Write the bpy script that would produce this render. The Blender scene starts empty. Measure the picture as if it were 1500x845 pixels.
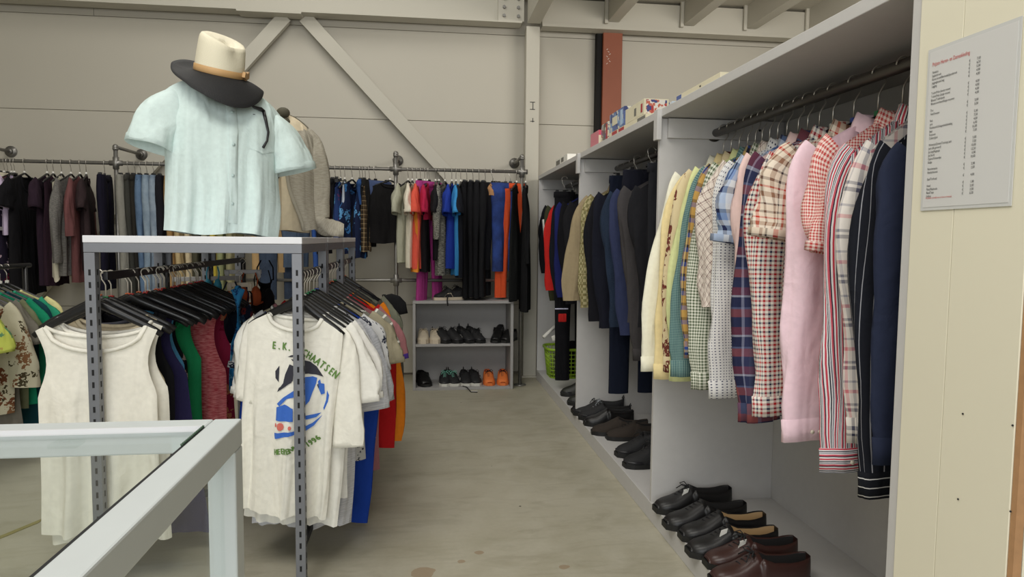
import bpy, bmesh, math, random
import numpy as np
from mathutils import Vector, Matrix
PI = math.pi
scn = bpy.context.scene
C = scn.collection

# ------------------------------------------------------------------ camera
F, CX, CY, CAMH = 1010.0, 750.0, 422.5, 1.2
def _d(px, py): return np.array([px-CX, -(py-CY), -F])
_Y = _d(620, 349); _Y = _Y/np.linalg.norm(_Y)
_X = _d(8600, 420); _X = _X-_X.dot(_Y)*_Y; _X = _X/np.linalg.norm(_X)
_Z = np.cross(_X, _Y)
ROT = np.array([_X, _Y, _Z])
def ray(px, py): return ROT @ _d(px, py)
def atY(px, py, y): r = ray(px, py); s = y/r[1]; return (r[0]*s, y, CAMH+r[2]*s)
def atX(px, py, x): r = ray(px, py); s = x/r[0]; return (x, r[1]*s, CAMH+r[2]*s)
def atZ(px, py, z): r = ray(px, py); s = (z-CAMH)/r[2]; return (r[0]*s, r[1]*s, z)
cd = bpy.data.cameras.new('camera'); cam = bpy.data.objects.new('camera', cd); C.objects.link(cam)
cd.sensor_fit = 'HORIZONTAL'; cd.sensor_width = 36; cd.lens = F/1500*36
cd.clip_start = 0.02
m4 = Matrix([[*ROT[0], 0], [*ROT[1], 0], [*ROT[2], CAMH], [0, 0, 0, 1]])
cam.matrix_world = m4
scn.camera = cam

# ------------------------------------------------------------------ light and exposure
w = bpy.data.worlds.new('world'); scn.world = w; w.use_nodes = True
w.node_tree.nodes['Background'].inputs[0].default_value = (0.8, 0.85, 0.95, 1)
w.node_tree.nodes['Background'].inputs[1].default_value = 0.3
def area(name, loc, target, sx, sy, power, col):
    l = bpy.data.lights.new(name, 'AREA'); l.shape = 'RECTANGLE'; l.size = sx; l.size_y = sy
    l.energy = power; l.color = col
    o = bpy.data.objects.new(name, l); C.objects.link(o); o.location = loc
    o.rotation_euler = (Vector(target)-Vector(loc)).to_track_quat('-Z', 'Y').to_euler()
    return o
area('hall_and_fill_light', (-1.0, 0.2, 4.5), (-0.6, 1.6, 0), 3.2, 2.2, 140, (1.0, 0.97, 0.91))
area('hall_and_fill_light', (-0.9, 3.7, 4.5), (-0.7, 3.8, 0), 2.2, 1.2, 45, (1.0, 0.97, 0.91))
area('hall_and_fill_light', (2.6, 3.3, 2.6), (2.1, 6.0, 2.35), 1.6, .6, 34, (1.0, 0.95, 0.88))  # added fill under the mezzanine to brighten back wall and joists, no real lamp
area('door_daylight', (-0.6, -3.6, 2.0), (0.2, 5.0, 1.3), 4.5, 2.8, 158, (0.95, 0.98, 1.0))
scn.view_settings.view_transform = 'Standard'; scn.view_settings.look = 'None'
scn.view_settings.exposure = 0.0; scn.view_settings.gamma = 1.0
scn.view_settings.use_curve_mapping = False

# ------------------------------------------------------------------ materials
def lin(c):
    r = []
    for v in c[:3]:
        v = v/255.0
        r.append(v/12.92 if v <= 0.04045 else ((v+0.055)/1.055)**2.4)
    return (*r, 1.0)
MC = {}
class NT:
    def __init__(s, name):
        s.m = bpy.data.materials.new(name); s.m.use_nodes = True
        s.t = s.m.node_tree; s.b = s.t.nodes['Principled BSDF']
    def n(s, typ, **kw):
        x = s.t.nodes.new(typ)
        for k, v in kw.items(): setattr(x, k, v)
        return x
    def l(s, a, b): s.t.links.new(a, b)
    def inp(s, node, i, v):
        if hasattr(v, 'is_output') or isinstance(v, bpy.types.NodeSocket): s.l(v, node.inputs[i])
        else: node.inputs[i].default_value = v
    def math(s, op, a, b=0.0, c=None):
        x = s.n('ShaderNodeMath', operation=op); s.inp(x, 0, a); s.inp(x, 1, b)
        if c is not None: s.inp(x, 2, c)
        return x.outputs[0]
    def mix(s, f, a, b, bt='MIX'):
        x = s.n('ShaderNodeMix', data_type='RGBA', blend_type=bt)
        s.inp(x, 0, f); s.inp(x, 6, a); s.inp(x, 7, b); return x.outputs[2]
    def ramp(s, f, stops, interp='CONSTANT'):
        x = s.n('ShaderNodeValToRGB'); cr = x.color_ramp; cr.interpolation = interp
        s.l(f, x.inputs[0])
        stops = sorted(stops, key=lambda q: q[0])
        cr.elements[0].position = stops[0][0]; cr.elements[0].color = stops[0][1]
        cr.elements[1].position = stops[-1][0]; cr.elements[1].color = stops[-1][1]
        for p, c in stops[1:-1]:
            e = cr.elements.new(p); e.color = c
        return x.outputs[0]
    def noise(s, scale, detail=3, vec=None, dist=0.0, rough=0.5):
        x = s.n('ShaderNodeTexNoise'); x.inputs['Scale'].default_value = scale
        x.inputs['Detail'].default_value = detail; x.inputs['Distortion'].default_value = dist
        x.inputs['Roughness'].default_value = rough
        if vec is not None: s.l(vec, x.inputs['Vector'])
        return x.outputs['Fac']
    def coord(s, kind='Object'): return s.n('ShaderNodeTexCoord').outputs[kind]
    def bump(s, h, strength, dist=0.01):
        x = s.n('ShaderNodeBump'); x.inputs['Strength'].default_value = strength
        x.inputs['Distance'].default_value = dist; s.l(h, x.inputs['Height'])
        s.l(x.outputs[0], s.b.inputs['Normal']); return x
def plain(name, col, rough=0.6, metal=0.0, var=0.05, bump=0.0, scale=20):
    if name in MC: return MC[name]
    q = NT(name); co = q.coord()
    nz = q.noise(scale, 4, co)
    c = lin(col); dk = tuple(v*(1-var) for v in c[:3])+(1,); lt = tuple(min(1, v*(1+var)) for v in c[:3])+(1,)
    q.l(q.mix(nz, dk, lt), q.b.inputs['Base Color'])
    q.b.inputs['Roughness'].default_value = rough; q.b.inputs['Metallic'].default_value = metal
    if bump: q.bump(nz, bump, 0.003)
    MC[name] = q.m; return q.m

def cloth(spec):
    key = repr(spec)
    if key in MC: return MC[key]
    kind = spec[0]; q = NT('cloth_'+kind); co = q.coord()
    uv = q.n('ShaderNodeTexCoord').outputs['UV']
    sep = q.n('ShaderNodeSeparateXYZ'); q.l(uv, sep.inputs[0]); U, V = sep.outputs[0], sep.outputs[1]
    def cyc(x, per, off=0.0): return q.math('FRACT', q.math('ADD', q.math('DIVIDE', x, per), off+50))
    if kind == 'solid':
        c = lin(spec[1]); nz = q.noise(60, 2, co)
        col = q.mix(nz, tuple(v*.9 for v in c[:3])+(1,), tuple(min(1, v*1.08) for v in c[:3])+(1,))
    elif kind == 'plaid':      # period, stops along u, stops along v
        a = q.ramp(cyc(U, spec[1]), [(p, lin(c)) for p, c in spec[2]])
        b = q.ramp(cyc(V, spec[1]), [(p, lin(c)) for p, c in spec[3]])
        col = q.mix(0.5, a, b)
    elif kind == 'diag':
        u2 = q.math('ADD', U, V); v2 = q.math('SUBTRACT', U, V)
        a = q.ramp(cyc(u2, spec[1]), [(p, lin(c)) for p, c in spec[2]])
        b = q.ramp(cyc(v2, spec[1]), [(p, lin(c)) for p, c in spec[3]])
        col = q.mix(0.5, a, b)
    elif kind in ('stripe', 'hstripe'):
        wob = q.noise(6, 1, co)
        x = q.math('ADD', U if kind == 'stripe' else V, q.math('MULTIPLY', wob, 0.004))
        col = q.ramp(cyc(x, spec[1]), [(p, lin(c)) for p, c in spec[2]])
    elif kind == 'dots':       # period, base, dot colour, radius
        fu = q.math('SUBTRACT', cyc(U, spec[1]), 0.5); fv = q.math('SUBTRACT', cyc(V, spec[1]), 0.5)
        d = q.math('SQRT', q.math('ADD', q.math('MULTIPLY', fu, fu), q.math('MULTIPLY', fv, fv)))
        col = q.mix(q.math('LESS_THAN', d, spec[4]), lin(spec[2]), lin(spec[3]))
    elif kind == 'floral':     # scale, base, [colours]
        vo = q.n('ShaderNodeTexVoronoi'); vo.inputs['Scale'].default_value = spec[1]
        mp = q.n('ShaderNodeMapping'); q.l(uv, mp.inputs[0]); mp.inputs['Scale'].default_value = (1, .7, 1)
        n1 = q.n('ShaderNodeTexNoise'); n1.inputs['Scale'].default_value = spec[1]*2.2; q.l(uv, n1.inputs['Vector'])
        vm = q.n('ShaderNodeVectorMath', operation='ADD'); sc = q.n('ShaderNodeVectorMath', operation='SCALE')
        q.l(n1.outputs['Color'], sc.inputs[0]); sc.inputs['Scale'].default_value = 1.1/spec[1]
        q.l(mp.outputs[0], vm.inputs[0]); q.l(sc.outputs[0], vm.inputs[1]); q.l(vm.outputs[0], vo.inputs['Vector'])
        col = lin(spec[2]); sepc = q.n('ShaderNodeSeparateColor'); q.l(vo.outputs['Color'], sepc.inputs[0])
        k = len(spec[3])
        for i, c in enumerate(spec[3]):
            inr = q.math('COMPARE', sepc.outputs[0], (i+.5)/k, .5/k)
            near = q.math('LESS_THAN', vo.outputs['Distance'], spec[4] if len(spec) > 4 else .42)
            vein = q.math('GREATER_THAN', q.noise(spec[1]*5, 2, uv), .43)
            col = q.mix(q.math('MULTIPLY', q.math('MULTIPLY', inr, near), vein), col, lin(c))
    elif kind == 'heather':
        mp = q.n('ShaderNodeMapping'); q.l(uv, mp.inputs[0]); mp.inputs['Scale'].default_value = (40, 260, 1)
        nz = q.n('ShaderNodeTexNoise'); nz.inputs['Scale'].default_value = 1; nz.inputs['Detail'].default_value = 3
        q.l(mp.outputs[0], nz.inputs['Vector'])
        col = q.ramp(nz.outputs['Fac'], [(.38, lin(spec[1])), (.62, lin(spec[2]))], 'LINEAR')
    elif kind == 'tweed':
        ck = q.n('ShaderNodeTexChecker'); ck.inputs['Scale'].default_value = 60; q.l(uv, ck.inputs[0])
        ck.inputs[1].default_value = lin(spec[1]); ck.inputs[2].default_value = lin(spec[2])
        g = q.math('GREATER_THAN', cyc(U, .06), .9); g2 = q.math('GREATER_THAN', cyc(V, .06), .9)
        col = q.mix(q.math('MULTIPLY', q.math('MAXIMUM', g, g2), .6), ck.outputs[0], lin(spec[3]))
    elif kind == 'denim':
        nz = q.noise(9, 3, co); nf = q.noise(220, 2, co)
        a = q.mix(q.ramp(nz, [(.35, (0, 0, 0, 1)), (.65, (1, 1, 1, 1))], 'LINEAR'), lin(spec[1]), lin(spec[2]))
        col = q.mix(q.math('MULTIPLY', nf, .35), a, lin(tuple(min(255, c+45) for c in spec[2])))
    if isinstance(col, tuple): q.b.inputs['Base Color'].default_value = col
    else: q.l(col, q.b.inputs['Base Color'])
    q.b.inputs['Roughness'].default_value = .92
    q.b.inputs['Specular IOR Level'].default_value = .2
    fine = q.noise(7, 4, co, 1.2)
    mpv = q.n('ShaderNodeMapping'); q.l(co, mpv.inputs[0]); mpv.inputs['Scale'].default_value = (9, 9, 1.9)
    drape = q.noise(1.3, 1, mpv.outputs[0], 1.2)
    q.bump(q.math('ADD', q.math('MULTIPLY', fine, .5), q.math('MULTIPLY', drape, 1.2)), .6, .025)
    MC[key] = q.m; return q.m

def mat_concrete():
    q = NT('polished_concrete'); co = q.coord()
    a = q.noise(.9, 6, co, .6, .62); b = q.noise(5.5, 6, co, .8, .65); c = q.noise(48, 4, co, 0, .6)
    mp = q.n('ShaderNodeMapping'); q.l(co, mp.inputs[0]); mp.inputs['Scale'].default_value = (1, 3.5, 1)
    d = q.noise(3.2, 5, mp.outputs[0], 1.4, .6)
    col = q.ramp(a, [(.3, lin((168, 163, 142))), (.7, lin((190, 185, 167)))], 'LINEAR')
    col = q.mix(q.math('MULTIPLY', q.ramp(b, [(.42, (0, 0, 0, 1)), (.62, (1, 1, 1, 1))], 'LINEAR'), .45), col, lin((192, 188, 172)))
    col = q.mix(q.math('MULTIPLY', q.ramp(d, [(.5, (0, 0, 0, 1)), (.66, (1, 1, 1, 1))], 'LINEAR'), .25), col, lin((140, 133, 112)))
    col = q.mix(q.math('MULTIPLY', c, .2), col, lin((118, 111, 94)))
    vo = q.n('ShaderNodeTexVoronoi'); vo.inputs['Scale'].default_value = 3.1; q.l(co, vo.inputs['Vector'])
    sp = q.math('LESS_THAN', vo.outputs['Distance'], .018)
    col = q.mix(sp, col, lin((40, 34, 28)))
    # a few spilled-drink stains
    sx = q.n('ShaderNodeSeparateXYZ'); q.l(co, sx.inputs[0])
    wob = q.math('MULTIPLY', q.math('SUBTRACT', q.noise(14, 2, co), .5), .05)
    for (x, y, r) in STAINS:
        dx = q.math('SUBTRACT', sx.outputs[0], x); dy = q.math('SUBTRACT', sx.outputs[1], y)
        dd = q.math('ADD', q.math('SQRT', q.math('ADD', q.math('MULTIPLY', dx, dx), q.math('MULTIPLY', dy, dy))), wob)
        col = q.mix(q.math('MULTIPLY', q.math('LESS_THAN', dd, r), .55), col, lin((146, 116, 84)))
    q.l(col, q.b.inputs['Base Color'])
    q.l(q.ramp(b, [(.3, (.42,)*3+(1,)), (.7, (.62,)*3+(1,))], 'LINEAR'), q.b.inputs['Roughness'])
    q.bump(c, .12, .002)
    return q.m
def mat_wall(name, col, var=.06):
    q = NT(name); co = q.coord()
    a = q.noise(.8, 4, co); b = q.noise(70, 3, co)
    c = lin(col)
    base = q.mix(a, tuple(v*(1-var) for v in c[:3])+(1,), tuple(min(1, v*(1+var)) for v in c[:3])+(1,))
    s = q.noise(5, 6, co, 2.0, .7)
    base = q.mix(q.math('MULTIPLY', q.math('GREATER_THAN', s, .74), .25), base, lin((120, 108, 92)))
    q.l(base, q.b.inputs['Base Color']); q.b.inputs['Roughness'].default_value = .55
    q.bump(b, .1, .002); return q.m
def mat_glass():
    # thin window glass: clear, with a Fresnel reflection
    q = NT('clear_glass'); q.t.nodes.remove(q.b)
    tr = q.n('ShaderNodeBsdfTransparent'); tr.inputs[0].default_value = (.98, .992, .986, 1)
    gl = q.n('ShaderNodeBsdfGlossy'); gl.inputs['Roughness'].default_value = .03
    lw = q.n('ShaderNodeLayerWeight'); lw.inputs[0].default_value = .5
    fr = q.math('MULTIPLY_ADD', q.math('POWER', lw.outputs['Facing'], 5.0), .3, .025)
    mx = q.n('ShaderNodeMixShader'); q.l(fr, mx.inputs[0]); q.l(tr.outputs[0], mx.inputs[1]); q.l(gl.outputs[0], mx.inputs[2])
    q.l(mx.outputs[0], q.t.nodes['Material Output'].inputs[0])
    return q.m
def printed(name, base, cols, scale=70):
    # busy printed carton: blocks of colour and fine lines
    q = NT(name); co = q.coord()
    vo = q.n('ShaderNodeTexVoronoi'); vo.inputs['Scale'].default_value = scale; vo.distance = 'CHEBYCHEV'; q.l(co, vo.inputs['Vector'])
    sc = q.n('ShaderNodeSeparateColor'); q.l(vo.outputs['Color'], sc.inputs[0]); col = lin(base)
    st = [(0, lin(base))]+[(.45+.5*i/len(cols), lin(c)) for i, c in enumerate(cols)]
    q.l(q.ramp(sc.outputs[0], st), q.b.inputs['Base Color']); q.b.inputs['Roughness'].default_value = .5; return q.m
def mat_straw(name, col):
    q = NT(name); uv = q.coord('UV'); w1 = q.n('ShaderNodeTexWave'); w1.inputs['Scale'].default_value = 90
    w1.bands_direction = 'Y'; q.l(uv, w1.inputs[0]); w2 = q.n('ShaderNodeTexWave'); w2.inputs['Scale'].default_value = 70
    w2.bands_direction = 'X'; q.l(uv, w2.inputs[0])
    h = q.math('MULTIPLY', w1.outputs['Fac'], w2.outputs['Fac']); c = lin(col)
    q.l(q.mix(h, tuple(v*.88 for v in c[:3])+(1,), c), q.b.inputs['Base Color'])
    q.b.inputs['Roughness'].default_value = .7; q.bump(h, .4, .002); return q.m

# ------------------------------------------------------------------ mesh helpers
class MB:
    def __init__(s): s.v = []; s.f = []; s.uv = []; s.mi = []; s.cur = 0
    def face(s, idx, uvs=None): s.f.append(tuple(idx)); s.uv.append(uvs); s.mi.append(s.cur)
    def add(s, vs): b = len(s.v); s.v.extend(vs); return b
    def grid(s, rows, closed=False, uvf=None, mif=None):
        n = len(rows[0]); b = s.add([tuple(p) for r in rows for p in r])
        for j in range(len(rows)-1):
            for i in range(n if closed else n-1):
                i2 = (i+1) % n
                uv = None
                if uvf: uv = [uvf(j, i), uvf(j, i+1), uvf(j+1, i+1), uvf(j+1, i)]
                if mif: s.cur = mif(j, i)
                s.face((b+j*n+i, b+j*n+i2, b+(j+1)*n+i2, b+(j+1)*n+i), uv)
        if mif: s.cur = 0
        return b
    def box(s, x0, x1, y0, y1, z0, z1):
        b = s.add([(x0, y0, z0), (x1, y0, z0), (x1, y1, z0), (x0, y1, z0), (x0, y0, z1), (x1, y0, z1), (x1, y1, z1), (x0, y1, z1)])
        for f in ((3, 2, 1, 0), (4, 5, 6, 7), (0, 1, 5, 4), (1, 2, 6, 5), (2, 3, 7, 6), (3, 0, 4, 7)): s.face([b+i for i in f])
        return s
    def obox(s, c, ax, ay, az):
        c = Vector(c); ax, ay, az = Vector(ax), Vector(ay), Vector(az)
        vs = [c+ax*i+ay*j+az*k for k in (-1, 1) for i, j in ((-1, -1), (1, -1), (1, 1), (-1, 1))]
        b = s.add([tuple(v) for v in vs])
        for f in ((3, 2, 1, 0), (4, 5, 6, 7), (0, 1, 5, 4), (1, 2, 6, 5), (2, 3, 7, 6), (3, 0, 4, 7)): s.face([b+i for i in f])
        return s
    def tube(s, pts, r, n=8, cap=True, flat=None):
        pts = [Vector(p) for p in pts]; rows = []; up = None
        for i, p in enumerate(pts):
            t = (pts[min(i+1, len(pts)-1)]-pts[max(i-1, 0)]).normalized()
            if up is None:
                up = Vector((0, 1, 0)) if abs(t.y) < .9 else Vector((0, 0, 1))
            a = (up-t*up.dot(t)).normalized(); c = t.cross(a); up = a
            rr = r[i] if isinstance(r, (list, tuple)) else r
            fl = flat or 1.0
            rows.append([p+a*math.cos(2*PI*k/n)*rr*fl+c*math.sin(2*PI*k/n)*rr for k in range(n)])
        b = s.grid(rows, True)
        if cap:
            s.face([b+k for k in range(n)][::-1]); s.face([b+(len(rows)-1)*n+k for k in range(n)])
        return s
    def cyl(s, p0, p1, r, n=12): return s.tube([p0, p1], r, n)
    def ball(s, c, rx, ry, rz, nu=12, nv=8):
        rows = [[(c[0]+rx*math.sin(PI*j/nv)*math.cos(2*PI*i/nu), c[1]+ry*math.sin(PI*j/nv)*math.sin(2*PI*i/nu), c[2]+rz*math.cos(PI*j/nv)) for i in range(nu)] for j in range(nv+1)]
        s.grid(rows, True); return s
    def xf(s, M):
        s.v = [tuple(M @ Vector(p)) for p in s.v]; return s
    def build(s, name, mat, parent=None, smooth=True, bevel=0.0, kind=None, dz=0.0):
        me = bpy.data.meshes.new(name)
        vs = s.v if not dz else [(x, y, z+dz) for x, y, z in s.v]
        me.from_pydata([tuple(v) for v in vs], [], s.f)
        mats = mat if isinstance(mat, (list, tuple)) else [mat]
        for m in mats: me.materials.append(m)
        if len(mats) > 1: me.polygons.foreach_set('material_index', s.mi)
        if any(u is not None for u in s.uv):
            l = me.uv_layers.new(name='UVMap'); flat = []
            for f, u in zip(s.f, s.uv):
                for k in range(len(f)):
                    flat.extend(u[k] if u else (0, 0))
            l.data.foreach_set('uv', flat)
        if smooth: me.polygons.foreach_set('use_smooth', [True]*len(me.polygons))
        me.update(); o = bpy.data.objects.new(name, me); C.objects.link(o)
        if parent: o.parent = parent
        if bevel:
            md = o.modifiers.new('bevel', 'BEVEL'); md.width = bevel; md.segments = 2; md.limit_method = 'ANGLE'
        if kind: o['kind'] = kind
        return o
def thing(name, label, cat, loc=(0, 0, 0), rot=(0, 0, 0), group=None):
    o = bpy.data.objects.new(name, None); C.objects.link(o); o.location = loc; o.rotation_euler = rot
    o.empty_display_size = .05
    o['label'] = label; o['category'] = cat
    if group: o['group'] = group
    return o
def tag(o, label, cat, group=None):
    o['label'] = label; o['category'] = cat
    if group: o['group'] = group
    return o
def copy_tree(o, parent=None):
    c = o.copy(); C.objects.link(c)
    if parent: c.parent = parent
    for ch in o.children: copy_tree(ch, c)
    return c
def sm(a, b, x):
    t = max(0.0, min(1.0, (x-a)/(b-a))); return t*t*(3-2*t)
# ------------------------------------------------------------------ shared materials
STAINS = [(*atZ(620, 838, 0)[:2], .045), (*atZ(703, 810, 0)[:2], .02), (*atZ(825, 830, 0)[:2], .016), (*atZ(676, 822, 0)[:2], .013)]
M_FLOOR = mat_concrete()
M_WALL = mat_wall('painted_wall_panel', (184, 179, 166))
M_BEAM = mat_wall('painted_steel', (188, 184, 171), .04)
M_CREAM = mat_wall('cream_painted_board', (232, 226, 204), .03)
M_GREY = plain('grey_cabinet_paint', (201, 199, 197), .5, 0, .04, .05, 30)
M_GREYD = plain('grey_shelf_paint', (160, 158, 157), .55, 0, .04, .05, 30)
M_TOP = plain('white_laminate', (226, 226, 230), .35, 0, .02)
M_STEEL = plain('grey_powder_coated_steel', (124, 126, 132), .45, .2, .06)
M_SLOT = plain('dark_slot', (22, 22, 24), .8)
M_PIPE = plain('galvanised_pipe', (140, 138, 134), .42, .75, .18, .1, 40)
M_ROD = plain('dark_clothes_rod', (92, 88, 84), .35, .7, .1)
M_WIRE = plain('hook_wire', (206, 202, 194), .28, .9, .05)
M_WIREW = plain('white_hook_wire', (226, 220, 208), .4, .3, .05)
M_BLK = plain('black_plastic', (24, 24, 26), .35, 0, .1)
M_BLKM = plain('matt_black', (30, 30, 32), .8, 0, .1)
M_ALU = plain('pale_blue_grey_frame', (206, 212, 213), .42, .1, .03)
M_GLASS = mat_glass()
M_RED = plain('red_lead_paint', (140, 76, 50), .6, 0, .12, .1, 8)
M_GAP = plain('dark_gap', (16, 15, 14), .9)
M_WHITE = plain('white_paper', (234, 232, 224), .6, 0, .02)
M_BTN = plain('ivory_button', (232, 224, 206), .35)
M_WOOD = plain('raw_wood_edge', (176, 134, 94), .7, 0, .15, .1, 60)
M_INK = plain('black_ink', (40, 38, 38), .8)
M_REDINK = plain('red_ink', (196, 70, 66), .8)
CLIPC = {k: plain('size_clip_'+k, c, .4) for k, c in dict(red=(200, 48, 40), green=(40, 140, 84), orange=(226, 110, 50), white=(232, 230, 222), blue=(52, 82, 170)).items()}

# ------------------------------------------------------------------ setting
def struct(name, mb, mat, parent=None, **kw):
    o = mb.build(name, mat, parent, smooth=False, **kw)
    if not parent: o['kind'] = 'structure'
    return o
struct('floor', MB().box(-5, 5, -4.2, 6.3, -.1, 0), M_FLOOR)
fl = MB(); a = atZ(-30, 800, .0); b2 = atZ(62, 762, 0)
fl.obox(((a[0]+b2[0])/2, (a[1]+b2[1])/2, .0015), ((b2[0]-a[0])/2, (b2[1]-a[1])/2, 0), (.0, .03, 0), (0, 0, .0012))
o = fl.build('floor_marking_line', plain('worn_yellow_paint', (146, 138, 84), .7, 0, .3), None, False); o['kind'] = 'structure'
WY = 6.05
wb = struct('wall_back', MB().box(-5, 5, WY+.012, WY+.15, 0, 4.8), plain('panel_joint', (120, 112, 100), .8))
zb = [0.0, .02, .62, 1.3, 2.205, 2.955, 3.75, 4.8]
xs_up = [-5, -2.62, 5]
for i in range(1, len(zb)-1):
    xs = [-5, 5] if zb[i] < 2.9 else xs_up
    for k in range(len(xs)-1):
        g = .0016
        MB().box(xs[k]+(g if k else 0), xs[k+1]-g*.5, WY, WY+.02, zb[i]+g, zb[i+1]-g).build('wall_panel', M_WALL, wb, False, bevel=.003)
struct('wall_left', MB().box(-5.1, -5, -4.2, 6.2, 0, 4.8), M_WALL)
struct('wall_right', MB().box(5, 5.1, -4.2, 6.2, 0, 4.8), M_WALL)
struct('wall_front', MB().box(-5, 5, -4.3, -4.2, 0, 4.8), M_WALL)
struct('ceiling', MB().box(-5, 5, -4.2, 6.2, 4.7, 4.8), M_WALL)

# steel frame against the back wall
bm_ = thing('ceiling_beam', 'long grey painted steel beam running across top of the back wall', 'beam', (-1.8, 5.9, 3.0))
m = MB(); m.box(-3.2, 2.62, -.06, .09, 0, .012); m.box(-3.2, 2.62, .01, .02, .012, .34); m.box(-3.2, 2.62, -.06, .09, .34, .352)
m.build('beam_profile', M_BEAM, bm_, False)
MB().box(2.42, 2.64, -.03, .009, .02, .32).build('splice_plate', M_BEAM, bm_, False, bevel=.002)
for px in (2.47, 2.59):
    for pz in (.06, .13, .2, .27):
        MB().cyl((px, -.031, pz), (px, -.048, pz), .014, 6).build('bolt', M_PIPE, bm_, False)
MB().box(.33, .83, -.062, .09, -.014, -.001).build('gusset_plate', M_BEAM, bm_, False)
colm = thing('steel_column', 'grey painted steel column standing between back rack and grey cabinets', 'column', (.92, 5.93, 0))
MB().box(-.058, .058, -.05, .05, 0.01, 2.99).build('column_shaft', M_BEAM, colm, False, bevel=.004)
MB().box(-.09, .09, -.07, .07, 0, .012).build('base_plate', M_BEAM, colm, False)
m = MB()
for (x, z, w2, h2) in ((0, 2.30, .022, .003), (0, 2.36, .022, .003), (.004, 2.33, .003, .03), (0, 2.2, .018, .003), (.004, 2.21, .003, .018)):
    m.box(x-w2, x+w2, -.0515, -.0505, z-h2, z+h2)
m.build('pencil_mark', M_INK, colm, False)
def brace(x0, z0, x1, z1, label, side):
    d = Vector((x1-x0, 0, z1-z0)); L = d.length; d.normalize(); n = Vector((-d.z, 0, d.x))
    t = thing('diagonal_brace', label, 'brace', (x1, 5.96, z1), group=None)
    c = Vector((x0-x1, 0, z0-z1))/2
    MB().obox(c, d*L/2, (0, .006, 0), n*.055).build('flat_bar', M_BEAM, t, False, bevel=.002)
    MB().obox(c+n*.05*side+Vector((0, .02, 0)), d*L/2*.99, (0, .022, 0), n*.005).build('angle_flange', M_BEAM, t, False)
p0 = atY(418, 24, 5.96); p1 = atY(140, 335, 5.96)
s = (0.02-p0[2])/(p1[2]-p0[2])
brace(p0[0], 3.0, p0[0]+(p1[0]-p0[0])*s, .06, 'flat grey steel brace slanting down to the left behind the hat', 1)
p0 = atY(446, 26, 5.96); p1 = atY(648, 250, 5.96)
s = (0.02-p0[2])/(p1[2]-p0[2])
brace(p0[0], 3.0, p0[0]+(p1[0]-p0[0])*s, .06, 'flat grey steel brace slanting down to the right towards the pipe rack', 1)
rc = thing('steel_column', 'rust red steel column behind the cabinets with dark gap beside it', 'column', (1.61, 5.98, 0))
MB().box(-.07, .1, -.05, .05, 0, 2.99).build('column_shaft', M_RED, rc, False, bevel=.004)
MB().box(-.115, -.072, -.02, .066, 1.9, 2.99).build('dark_recess', M_GAP, rc, False)
m = MB()
for k in range(7): m.obox((-.035+.012*(k % 3), -.0512, 2.84-.02*k), (.006, 0, .004*(-1)**k), (0, .0005, 0), (0, 0, .002))
m.build('chalk_mark', M_WHITE, rc, False)
# mezzanine on the right: ledger, joists, deck
lg = thing('ledger_beam', 'white painted timber ledger beam carrying joists above the cabinets', 'beam', (.99, 5.86, 3.0))
MB().box(0, 4.0, -.01, .1, 0, .215).build('ledger_board', M_BEAM, lg, False, bevel=.003)
MB().box(0, 4.0, -.03, .1, -.02, .003).build('ledger_lip', M_BEAM, lg, False)
jl = ['first ceiling joist, above the grey column', 'second ceiling joist from the left, above the white box',
      'third ceiling joist from the left, over the rust red column side', 'fourth ceiling joist from the left, over the cabinet top', 'rightmost ceiling joist, just showing above the cabinet edge']
for i, px in enumerate((782, 898, 1008, 1100, 1190)):
    x = atY(px, 40, 5.85)[0]; z0 = 3.0 if i == 0 else 3.045
    hw_ = .056 if i == 0 else .05
    t = thing('ceiling_joist', jl[i], 'joist', (x, 5.84, z0))
    MB().box(-hw_, hw_, -4.6, 0, 0, 3.25-z0).build('joist_timber', M_BEAM, t, False, bevel=.003)
    if i: MB().box(-hw_-.03, -hw_-.002, -.025, .0, -.02, .2).build('joist_hanger', M_BEAM, t, False)
dk = struct('ceiling_mezzanine', MB().box(.86, 5, 1.2, 6.0, 3.255, 3.30), M_GAP)
for k in range(8):
    MB().box(.864, 4.99, 1.2+k*.6+.004, 1.2+(k+1)*.6-.004, 3.235, 3.256).build('deck_board', M_WALL, dk, False)

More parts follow.
